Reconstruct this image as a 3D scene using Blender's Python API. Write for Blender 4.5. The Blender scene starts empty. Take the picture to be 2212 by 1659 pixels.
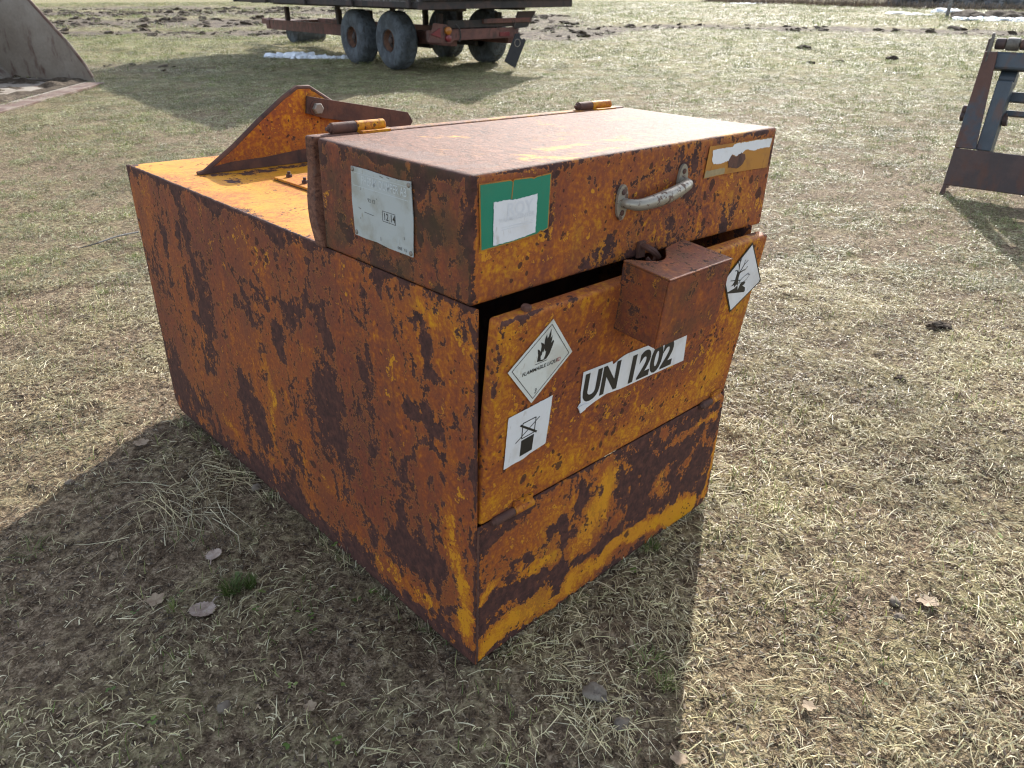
import bpy, math, random
import numpy as np

R = math.radians
scene = bpy.context.scene
COL = scene.collection

# ------------------------------------------------------------------ camera
cam_data = bpy.data.cameras.new("camera")
cam = bpy.data.objects.new("camera", cam_data)
COL.objects.link(cam)
cam.location = (-0.5673, -0.6570, 0.9833)
cam.rotation_euler = (R(90 - 28.003), 0, R(-44.830))
cam_data.sensor_width = 36.0
cam_data.lens = 36.0 * 1616.28 / 2212.0
cam_data.clip_start = 0.02
cam_data.clip_end = 1200
cam_data.dof.use_dof = True
cam_data.dof.focus_distance = 1.45
cam_data.dof.aperture_fstop = 10.0
scene.camera = cam

# ------------------------------------------------------------------ light
SUN_AZ = R(62.0)          # compass angle from +Y towards +X
SUN_EL = R(28.5)
world = bpy.data.worlds.new("World")
scene.world = world
world.use_nodes = True
wn = world.node_tree
for n in list(wn.nodes):
    wn.nodes.remove(n)
sky = wn.nodes.new("ShaderNodeTexSky")
sky.sky_type = 'NISHITA'
sky.sun_disc = False
sky.sun_elevation = SUN_EL
sky.sun_rotation = SUN_AZ
sky.air_density = 1.0
sky.dust_density = 1.2
sky.ozone_density = 1.0
bg = wn.nodes.new("ShaderNodeBackground")
bg.inputs['Strength'].default_value = 0.15
wo = wn.nodes.new("ShaderNodeOutputWorld")
hs = wn.nodes.new('ShaderNodeHueSaturation')     # camera white balance set for the shade
hs.inputs['Saturation'].default_value = 0.6
wn.links.new(sky.outputs[0], hs.inputs['Color'])
wn.links.new(hs.outputs[0], bg.inputs[0])
wn.links.new(bg.outputs[0], wo.inputs[0])

sun_data = bpy.data.lights.new("sun", 'SUN')
sun_data.energy = 3.3
sun_data.angle = R(0.53)
sun_data.color = (1.0, 0.955, 0.88)
sun = bpy.data.objects.new("sun", sun_data)
COL.objects.link(sun)
sun.location = (20, 10, 20)
sun.rotation_euler = (R(90) - SUN_EL, 0, R(180) - SUN_AZ)

scene.view_settings.view_transform = 'Standard'
scene.view_settings.look = 'None'
scene.view_settings.exposure = 1.45
scene.view_settings.gamma = 1.0
scene.view_settings.use_curve_mapping = False
scene.cycles.use_denoising = True
scene.cycles.filter_width = 1.15
scene.cycles.use_adaptive_sampling = True
scene.cycles.adaptive_threshold = 0.018
scene.cycles.max_bounces = 4
scene.cycles.diffuse_bounces = 2
scene.cycles.glossy_bounces = 2
scene.cycles.transparent_max_bounces = 4
scene.cycles.caustics_reflective = False
scene.cycles.caustics_refractive = False

# ------------------------------------------------------------------ numpy noise
def _hash(ix, iy, iz, seed):
    h = (ix.astype(np.int64) * 374761393 + iy.astype(np.int64) * 668265263
         + iz.astype(np.int64) * 2147483647 + seed * 1274126177) & 0xFFFFFFFF
    h = ((h ^ (h >> 13)) * 1274126177) & 0xFFFFFFFF
    h = (h ^ (h >> 16)) & 0xFFFFFFFF
    return h / 4294967295.0

def vnoise(p, freq, seed=0):
    q = np.asarray(p, dtype=np.float64) * freq
    i = np.floor(q).astype(np.int64)
    f = q - i
    f = f * f * (3 - 2 * f)
    out = 0
    for dx in (0, 1):
        for dy in (0, 1):
            for dz in (0, 1):
                w = (f[:, 0] if dx else 1 - f[:, 0]) * (f[:, 1] if dy else 1 - f[:, 1]) * (f[:, 2] if dz else 1 - f[:, 2])
                out = out + w * _hash(i[:, 0] + dx, i[:, 1] + dy, i[:, 2] + dz, seed)
    return out

def fbm(p, freq, octaves=4, seed=0, gain=0.5):
    s = 0; a = 1.0; t = 0
    for k in range(octaves):
        s = s + a * vnoise(p, freq * 2 ** k, seed + 17 * k); t += a; a *= gain
    return s / t            # 0..1, mean .5

def sstep(a, b, x):
    t = np.clip((x - a) / (b - a), 0, 1)
    return t * t * (3 - 2 * t)

# ------------------------------------------------------------------ object helpers
def link_mesh(name, verts, faces, mats, parent=None, mat_idx=None, smooth=False):
    me = bpy.data.meshes.new(name)
    me.from_pydata([tuple(map(float, v)) for v in verts], [], [tuple(map(int, f)) for f in faces])
    for m in (mats if isinstance(mats, (list, tuple)) else [mats]):
        me.materials.append(m)
    if mat_idx is not None:
        me.polygons.foreach_set('material_index', np.asarray(mat_idx, dtype=np.int32))
    if smooth:
        me.polygons.foreach_set('use_smooth', np.ones(len(me.polygons), dtype=bool))
    me.update()
    ob = bpy.data.objects.new(name, me)
    COL.objects.link(ob)
    if parent is not None:
        ob.parent = parent
    return ob

def empty(name, loc=(0, 0, 0), rot=(0, 0, 0)):
    e = bpy.data.objects.new(name, None)
    e.location = loc; e.rotation_euler = rot
    e.empty_display_size = 0.1
    COL.objects.link(e)
    return e

def tag(o, label=None, category=None, group=None, kind=None):
    if label: o["label"] = label
    if category: o["category"] = category
    if group: o["group"] = group
    if kind: o["kind"] = kind
    return o

class MB:
    """collects pieces of one mesh"""
    def __init__(s): s.v = []; s.f = []; s.m = []; s.n = 0
    def add(s, verts, faces, mi=0):
        b = s.n
        s.v.extend([tuple(map(float, v)) for v in verts]); s.n += len(verts)
        for f in faces: s.f.append(tuple(b + int(i) for i in f)); s.m.append(mi)
        return s
    def box(s, lo, hi, mi=0, bev=0.0):
        (x0, y0, z0), (x1, y1, z1) = lo, hi
        v = [(x0,y0,z0),(x1,y0,z0),(x1,y1,z0),(x0,y1,z0),(x0,y0,z1),(x1,y0,z1),(x1,y1,z1),(x0,y1,z1)]
        f = [(0,3,2,1),(4,5,6,7),(0,1,5,4),(1,2,6,5),(2,3,7,6),(3,0,4,7)]
        return s.add(v, f, mi)
    def obox(s, o, a, b, c, mi=0):
        """oriented box: corner o and three edge vectors"""
        o, a, b, c = map(np.array, (o, a, b, c))
        v = [o, o+a, o+a+b, o+b, o+c, o+a+c, o+a+b+c, o+b+c]
        f = [(0,3,2,1),(4,5,6,7),(0,1,5,4),(1,2,6,5),(2,3,7,6),(3,0,4,7)]
        return s.add(v, f, mi)
    def prism(s, poly, O, U, V, N, h0, h1, mi=0):
        O, U, V, N = map(np.array, (O, U, V, N))
        n = len(poly)
        v = [O + U * p[0] + V * p[1] + N * h0 for p in poly] + [O + U * p[0] + V * p[1] + N * h1 for p in poly]
        f = [tuple(range(n, 2 * n)), tuple(range(n - 1, -1, -1))] + [(i, (i + 1) % n, n + (i + 1) % n, n + i) for i in range(n)]
        return s.add(v, f, mi)
    def tube(s, pts, rad, seg=12, mi=0, caps=True):
        pts = [np.array(p, dtype=float) for p in pts]
        rads = rad if isinstance(rad, (list, tuple)) else [rad] * len(pts)
        vs = []; fs = []
        prev = None
        for i, p in enumerate(pts):
            t = (pts[min(i + 1, len(pts) - 1)] - pts[max(i - 1, 0)]); t /= np.linalg.norm(t) + 1e-12
            if prev is None:
                h = np.array([0, 0, 1.0]) if abs(t[2]) < .9 else np.array([1.0, 0, 0])
                a = np.cross(t, h)
            else:
                a = prev - t * (prev @ t)
            a /= np.linalg.norm(a); prev = a
            b = np.cross(t, a)
            for k in range(seg):
                an = 2 * math.pi * k / seg
                vs.append(p + rads[i] * (a * math.cos(an) + b * math.sin(an)))
        for i in range(len(pts) - 1):
            for k in range(seg):
                k2 = (k + 1) % seg
                fs.append((i*seg + k, i*seg + k2, (i+1)*seg + k2, (i+1)*seg + k))
        if caps:
            fs.append(tuple(range(seg - 1, -1, -1))); fs.append(tuple((len(pts)-1)*seg + k for k in range(seg)))
        return s.add(vs, fs, mi)
    def lathe(s, prof, c, axis, seg=24, mi=0, caps=True):
        """prof: (radius, offset along axis)"""
        axis = np.array(axis, float); axis /= np.linalg.norm(axis)
        h = np.array([0, 0, 1.0]) if abs(axis[2]) < .9 else np.array([1.0, 0, 0])
        a = np.cross(axis, h); a /= np.linalg.norm(a); b = np.cross(axis, a)
        vs = []; fs = []
        for r, o in prof:
            for k in range(seg):
                an = 2 * math.pi * k / seg
                vs.append(np.array(c) + axis * o + r * (a * math.cos(an) + b * math.sin(an)))
        for i in range(len(prof) - 1):
            for k in range(seg):
                k2 = (k + 1) % seg
                fs.append((i*seg + k, i*seg + k2, (i+1)*seg + k2, (i+1)*seg + k))
        if caps: fs.append(tuple(range(seg - 1, -1, -1))); fs.append(tuple((len(prof)-1)*seg + k for k in range(seg)))
        return s.add(vs, fs, mi)
    def build(s, name, mats, parent=None, smooth=False, bevel=0.0):
        o = link_mesh(name, s.v, s.f, mats, parent, s.m, smooth)
        if smooth:
            o.data.set_sharp_from_angle(angle=R(38))
        if bevel:
            md = o.modifiers.new('bevel', 'BEVEL'); md.width = bevel; md.segments = 2; md.limit_method = 'ANGLE'; md.angle_limit = R(40)
        return o

# ------------------------------------------------------------------ node helpers
class NT:
    def __init__(s, name):
        s.mat = bpy.data.materials.new(name); s.mat.use_nodes = True
        s.t = s.mat.node_tree
        for n in list(s.t.nodes): s.t.nodes.remove(n)
        s.out = s.t.nodes.new('ShaderNodeOutputMaterial')
        s.b = s.t.nodes.new('ShaderNodeBsdfPrincipled')
        s.t.links.new(s.b.outputs[0], s.out.inputs[0])
    def set(s, sock, val):
        if isinstance(val, bpy.types.NodeSocket): s.t.links.new(val, sock)
        else:
            if hasattr(sock.default_value, '__len__') and not hasattr(val, '__len__'): val = (val,) * len(sock.default_value)
            if hasattr(sock.default_value, '__len__') and len(sock.default_value) == 4 and len(val) == 3: val = (*val, 1)
            sock.default_value = val
    def P(s, k, val): s.set(s.b.inputs[k], val)
    def node(s, ty, **kw):
        n = s.t.nodes.new(ty)
        for k, v in kw.items(): setattr(n, k, v)
        return n
    def obj(s): return s.node('ShaderNodeTexCoord').outputs['Object']
    def m(s, op, a, b=0.0, c=0.0, clamp=False):
        n = s.node('ShaderNodeMath', operation=op, use_clamp=clamp)
        s.set(n.inputs[0], a); s.set(n.inputs[1], b); s.set(n.inputs[2], c)
        return n.outputs[0]
    def vm(s, op, a, b):
        n = s.node('ShaderNodeVectorMath', operation=op)
        s.set(n.inputs[0], a); s.set(n.inputs[1], b)
        return n.outputs[0]
    def noise(s, vec, scale, detail=4, rough=.55, dist=0.0, color=False):
        n = s.node('ShaderNodeTexNoise')
        s.set(n.inputs['Vector'], vec); n.inputs['Scale'].default_value = scale; n.inputs['Detail'].default_value = detail
        n.inputs['Roughness'].default_value = rough; n.inputs['Distortion'].default_value = dist
        return n.outputs['Color' if color else 'Fac']
    def vor(s, vec, scale, feature='F1', rnd=1.0):
        n = s.node('ShaderNodeTexVoronoi', feature=feature)
        s.set(n.inputs['Vector'], vec); n.inputs['Scale'].default_value = scale; n.inputs['Randomness'].default_value = rnd
        return n
    def sstep(s, lo, hi, x, o0=0.0, o1=1.0):
        n = s.node('ShaderNodeMapRange', interpolation_type='SMOOTHSTEP')
        s.set(n.inputs[0], x); s.set(n.inputs[1], lo); s.set(n.inputs[2], hi); s.set(n.inputs[3], o0); s.set(n.inputs[4], o1)
        return n.outputs[0]
    def ramp(s, x, stops):
        n = s.node('ShaderNodeValToRGB')
        cr = n.color_ramp
        while len(cr.elements) > 1: cr.elements.remove(cr.elements[-1])
        cr.elements[0].position = stops[0][0]; cr.elements[0].color = (*stops[0][1], 1)
        for p, c in stops[1:]:
            e = cr.elements.new(p); e.color = (*c, 1)
        s.set(n.inputs[0], x)
        return n.outputs[0]
    def mix(s, f, a, b, blend='MIX'):
        n = s.node('ShaderNodeMix', data_type='RGBA', blend_type=blend)
        s.set(n.inputs[0], f); s.set(n.inputs[6], a); s.set(n.inputs[7], b)
        return n.outputs[2]
    def attr(s, name, out='Fac'):
        n = s.node('ShaderNodeAttribute'); n.attribute_name = name
        return n.outputs[out]
    def bump(s, h, strength=.3, dist=.002):
        n = s.node('ShaderNodeBump'); n.inputs['Strength'].default_value = strength; n.inputs['Distance'].default_value = dist
        s.set(n.inputs['Height'], h); s.t.links.new(n.outputs[0], s.b.inputs['Normal'])

# ------------------------------------------------------------------ materials
def rust_paint(name, stain=0.0, dark=0.0, grime=0.0, scale=1.0, yellow=(.56, .26, .008), speck=1.0, brown=.6):
    """weathered yellow paint: yellow > amber film > orange rust > bare dark rust; wear/fade attributes bias it"""
    k = NT(name)
    p = k.obj()
    wear = k.attr('wear'); fade = k.attr('fade')
    jit = k.vm('SCALE', k.vm('SUBTRACT', k.noise(p, 14, 3, .6, color=True), (.5, .5, .5)), (0, 0, 0))
    k.t.nodes[-1].inputs[3].default_value = 0.035
    q = k.vm('ADD', p, jit)
    zs = k.vm('MULTIPLY', q, (1, 1, .22))
    nA = k.noise(k.vm('MULTIPLY', q, (1, 1, .55)), 8.5 * scale, 7, .66)
    nB = k.noise(k.vm('MULTIPLY', q, (1, 1, .6)), 4.2, 5, .6)
    nS = k.noise(zs, 42, 3, .6)
    nF = k.noise(p, 130, 3, .65)
    nM = k.noise(q, 36, 5, .72)
    nG = k.noise(p, 300, 1, .6)
    # stain value
    st = k.m('ADD', k.m('MULTIPLY', k.m('SUBTRACT', nB, .5), 1.5), k.m('MULTIPLY', k.m('SUBTRACT', nS, .5), .75))
    st = k.m('ADD', st, k.m('MULTIPLY', k.m('SUBTRACT', nF, .5), 1.15))
    st = k.m('ADD', st, k.m('MULTIPLY', k.m('SUBTRACT', nM, .5), .95))
    brk = k.sstep(.40, .58, k.m('ADD', k.m('MULTIPLY', nM, .55), k.m('MULTIPLY', nF, .45)))
    fe = k.m('ADD', k.m('MULTIPLY', k.m('MAXIMUM', fade, 0), brk), k.m('MULTIPLY', k.m('MINIMUM', fade, 0), .28))
    st = k.m('ADD', k.m('ADD', st, fe), .56 + stain, clamp=True)
    col = k.ramp(st, [(0.0, yellow), (.18, (.46, .175, .014)), (.36, (.335, .100, .018)), (.55, (.238, .066, .023)), (.75, (.175, .050, .027)), (1.0, (.100, .034, .024))])
    soft = k.m('MULTIPLY', k.sstep(.46, .66, k.noise(k.vm('MULTIPLY', q, (1, 1, .4)), 11, 4, .62)), .55 * brown)
    col = k.mix(soft, col, (.135, .048, .030))
    fneg = k.m('MULTIPLY', k.m('MINIMUM', fade, 0), -1.0)
    yv = k.m('ADD', k.m('ADD', k.m('MULTIPLY', fneg, .50), k.m('MULTIPLY', k.m('SUBTRACT', nM, .5), 3.2)), k.m('ADD', k.m('MULTIPLY', k.m('SUBTRACT', nF, .5), 1.8), k.m('MULTIPLY', k.m('SUBTRACT', nS, .5), 1.8)))
    ym = k.sstep(.46, .58, yv)
    col = k.mix(k.m('MULTIPLY', ym, .92), col, k.ramp(k.m('ADD', k.m('MULTIPLY', nF, .5), k.m('MULTIPLY', nB, .5)), [(.36, yellow), (.52, (.57, .25, .016)), (.66, (.50, .19, .018))]))
    # bare rust
    v = k.m('ADD', k.m('MULTIPLY', k.m('SUBTRACT', nA, .5), 2.0), k.m('MULTIPLY', k.m('SUBTRACT', nM, .5), 1.5))
    v = k.m('ADD', v, k.m('MULTIPLY', k.m('SUBTRACT', nF, .5), .80))
    v = k.m('ADD', v, k.m('MULTIPLY', k.m('SUBTRACT', nG, .5), .35))
    v = k.m('ADD', k.m('ADD', v, k.m('MULTIPLY', wear, .80)), dark)
    v = k.m('ADD', v, k.m('MULTIPLY', k.m('SUBTRACT', nS, .5), .9))
    mask = k.sstep(.19, .30, v)
    rim = k.m('SUBTRACT', k.sstep(.12, .215, v), mask, clamp=True)
    col = k.mix(k.m('MULTIPLY', rim, .42), col, (.52, .20, .028))
    dk = k.ramp(k.noise(p, 60, 5, .7), [(.30, (.034, .018, .016)), (.5, (.070, .032, .026)), (.70, (.125, .052, .036))])
    col = k.mix(mask, col, dk)
    # pits: small dark spots of varied size
    vo = k.vor(q, 95)
    thr = k.m('MULTIPLY', k.sstep(.42, .70, k.noise(p, 22, 3)), .34 * speck)
    pit = k.m('LESS_THAN', vo.outputs['Distance'], thr)
    vo2 = k.vor(q, 34)
    thr2 = k.m('MULTIPLY', k.sstep(.46, .72, k.noise(p, 8, 3)), .30 * speck)
    pit2 = k.m('LESS_THAN', k.m('ADD', vo2.outputs['Distance'], k.m('MULTIPLY', k.m('SUBTRACT', nF, .5), .5)), thr2)
    pits = k.m('MAXIMUM', pit, pit2)
    col = k.mix(k.m('MULTIPLY', pits, .85), col, (.050, .024, .018))
    if grime:
        g = k.m('MULTIPLY', k.sstep(.35, .7, k.noise(q, 16, 6, .6)), grime)
        col = k.mix(g, col, (.060, .042, .022))
    k.P('Base Color', k.mix(1.0, col, (.90, .86, .86), 'MULTIPLY'))
    anyr = k.m('MAXIMUM', mask, pits)
    k.P('Roughness', k.m('ADD', k.m('MULTIPLY', anyr, .2), k.m('ADD', .52, k.m('MULTIPLY', nF, .28))))
    k.P('Specular IOR Level', .22)
    h = k.m('ADD', k.m('MULTIPLY', anyr, -.55), k.m('MULTIPLY', nF, .7))
    k.bump(h, .45, .0016)
    return k.mat

def plain(name, col, rough=.6, metal=0.0, var=.25, scale=40, spec=.4, bumpd=.0006):
    k = NT(name)
    p = k.obj()
    n = k.noise(p, scale, 5, .6)
    k.P('Base Color', k.mix(n, tuple(c * (1 - var) for c in col), tuple(min(1, c * (1 + var)) for c in col)))
    k.P('Roughness', k.m('ADD', rough - .08, k.m('MULTIPLY', k.noise(p, scale * 2.3, 4), .16)))
    k.P('Metallic', metal); k.P('Specular IOR Level', spec)
    k.bump(n, .3, bumpd)
    return k.mat

def mottled(name, a, b, c, scale=8, rough=.7, lo=.42, hi=.58, spec=.35, bumpd=.002):
    """two-tone weathered metal with a third tone in streaks"""
    k = NT(name)
    p = k.obj()
    n = k.noise(p, scale, 8, .62)
    col = k.mix(k.sstep(lo, hi, n), a, b)
    col = k.mix(k.sstep(.52, .68, k.noise(k.vm('MULTIPLY', p, (1, 1, .35)), scale * 2.7, 7, .6)), col, c)
    col = k.mix(k.m('MULTIPLY', k.noise(p, scale * 14, 4), .35), col, (.02, .015, .012))
    k.P('Base Color', col)
    k.P('Roughness', k.m('ADD', rough - .1, k.m('MULTIPLY', k.noise(p, scale * 6, 4), .2)))
    k.P('Specular IOR Level', spec)
    k.bump(k.noise(p, scale * 9, 6, .65), .4, bumpd)
    return k.mat

def paper(name, col, dirt=(.30, .24, .16), amt=.25):
    k = NT(name)
    p = k.obj()
    f = k.m('MULTIPLY', k.sstep(.46, .72, k.noise(p, 26, 6, .6)), amt)
    f = k.m('MAXIMUM', f, k.m('MULTIPLY', k.sstep(.62, .72, k.noise(k.vm('MULTIPLY', p, (1, 1, .3)), 120, 4, .6)), amt * 1.5))
    k.P('Base Color', k.mix(f, col, dirt))
    k.P('Roughness', .38)
    k.bump(k.noise(p, 70, 3), .25, .0007)
    return k.mat

M_SIDE = rust_paint('rusted_side_paint', stain=.10, dark=.09, brown=.9)
M_FRONT = rust_paint('rusted_trough_paint', stain=-.02, dark=.19, brown=.6)
M_DOOR = rust_paint('rusted_door_paint', stain=-.12, dark=-.22, speck=1.2, brown=.55)
M_LID = rust_paint('rusted_lid_paint', stain=.0, dark=-.10, speck=1.3, brown=.8)
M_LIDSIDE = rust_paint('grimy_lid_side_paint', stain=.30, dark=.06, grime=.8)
M_DECK = rust_paint('yellow_deck_paint', stain=-.22, dark=-.16, scale=1.6)
M_BOXP = rust_paint('grimy_hood_paint', stain=.26, dark=.10, grime=.5)
M_GUSSET = rust_paint('bracket_paint', stain=-.14, dark=-.08)
M_RUST = mottled('bare_brown_rust', (.075, .034, .026), (.12, .050, .032), (.045, .024, .020), 14, .78)
M_DARK = plain('dark_steel', (.035, .030, .028), .6, 0, .4, 60)
M_HANDLE = None
k = NT('worn_chrome'); _p = k.obj()
_n = k.noise(_p, 160, 5, .6); _s = k.m('MAXIMUM', k.sstep(.58, .66, _n), k.sstep(.55, .62, k.noise(_p, 60, 4)))
k.P('Base Color', k.mix(_s, (.27, .24, .19), (.10, .055, .035))); k.P('Metallic', k.m('SUBTRACT', .35, k.m('MULTIPLY', _s, .8)))
k.P('Roughness', k.m('ADD', .34, k.m('MULTIPLY', _s, .4))); k.bump(_s, -.3, .0006); M_HANDLE = k.mat
M_BOLT = plain('grey_bolt_steel', (.22, .19, .16), .55, .5, .3, 90)
M_WHITE = paper('white_label_paper', (.62, .62, .63))
M_CREAM = paper('off_white_label_paper', (.57, .58, .54), amt=.35)
M_BLACK = plain('black_print', (.012, .012, .012), .45, 0, .3, 80)
M_REDPRINT = plain('faded_red_print', (.35, .10, .09), .5, 0, .2, 80)
M_GREEN = paper('green_label_film', (.003, .170, .098), (.02, .16, .09), .5)
M_GHOST = plain('ghost_print', (.565, .57, .59), .45, 0, .05, 80)
M_OCHRE = paper('ochre_label_residue', (.36, .15, .018), (.20, .07, .015), .8)
M_GREYRES = plain('grey_label_residue', (.27, .20, .10), .6, 0, .3, 120)
M_PLATE = paper('painted_nameplate', (.34, .365, .36), (.20, .185, .13), .55)
M_PLGHOST = plain('nameplate_ghost_letters', (.43, .455, .455), .5, 0, .05, 80)
M_PLPRINT = plain('nameplate_print', (.05, .05, .055), .5, 0, .4, 200)
M_YELLOW = rust_paint('fresh_yellow_paint', stain=-.35, dark=-.25)
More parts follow.
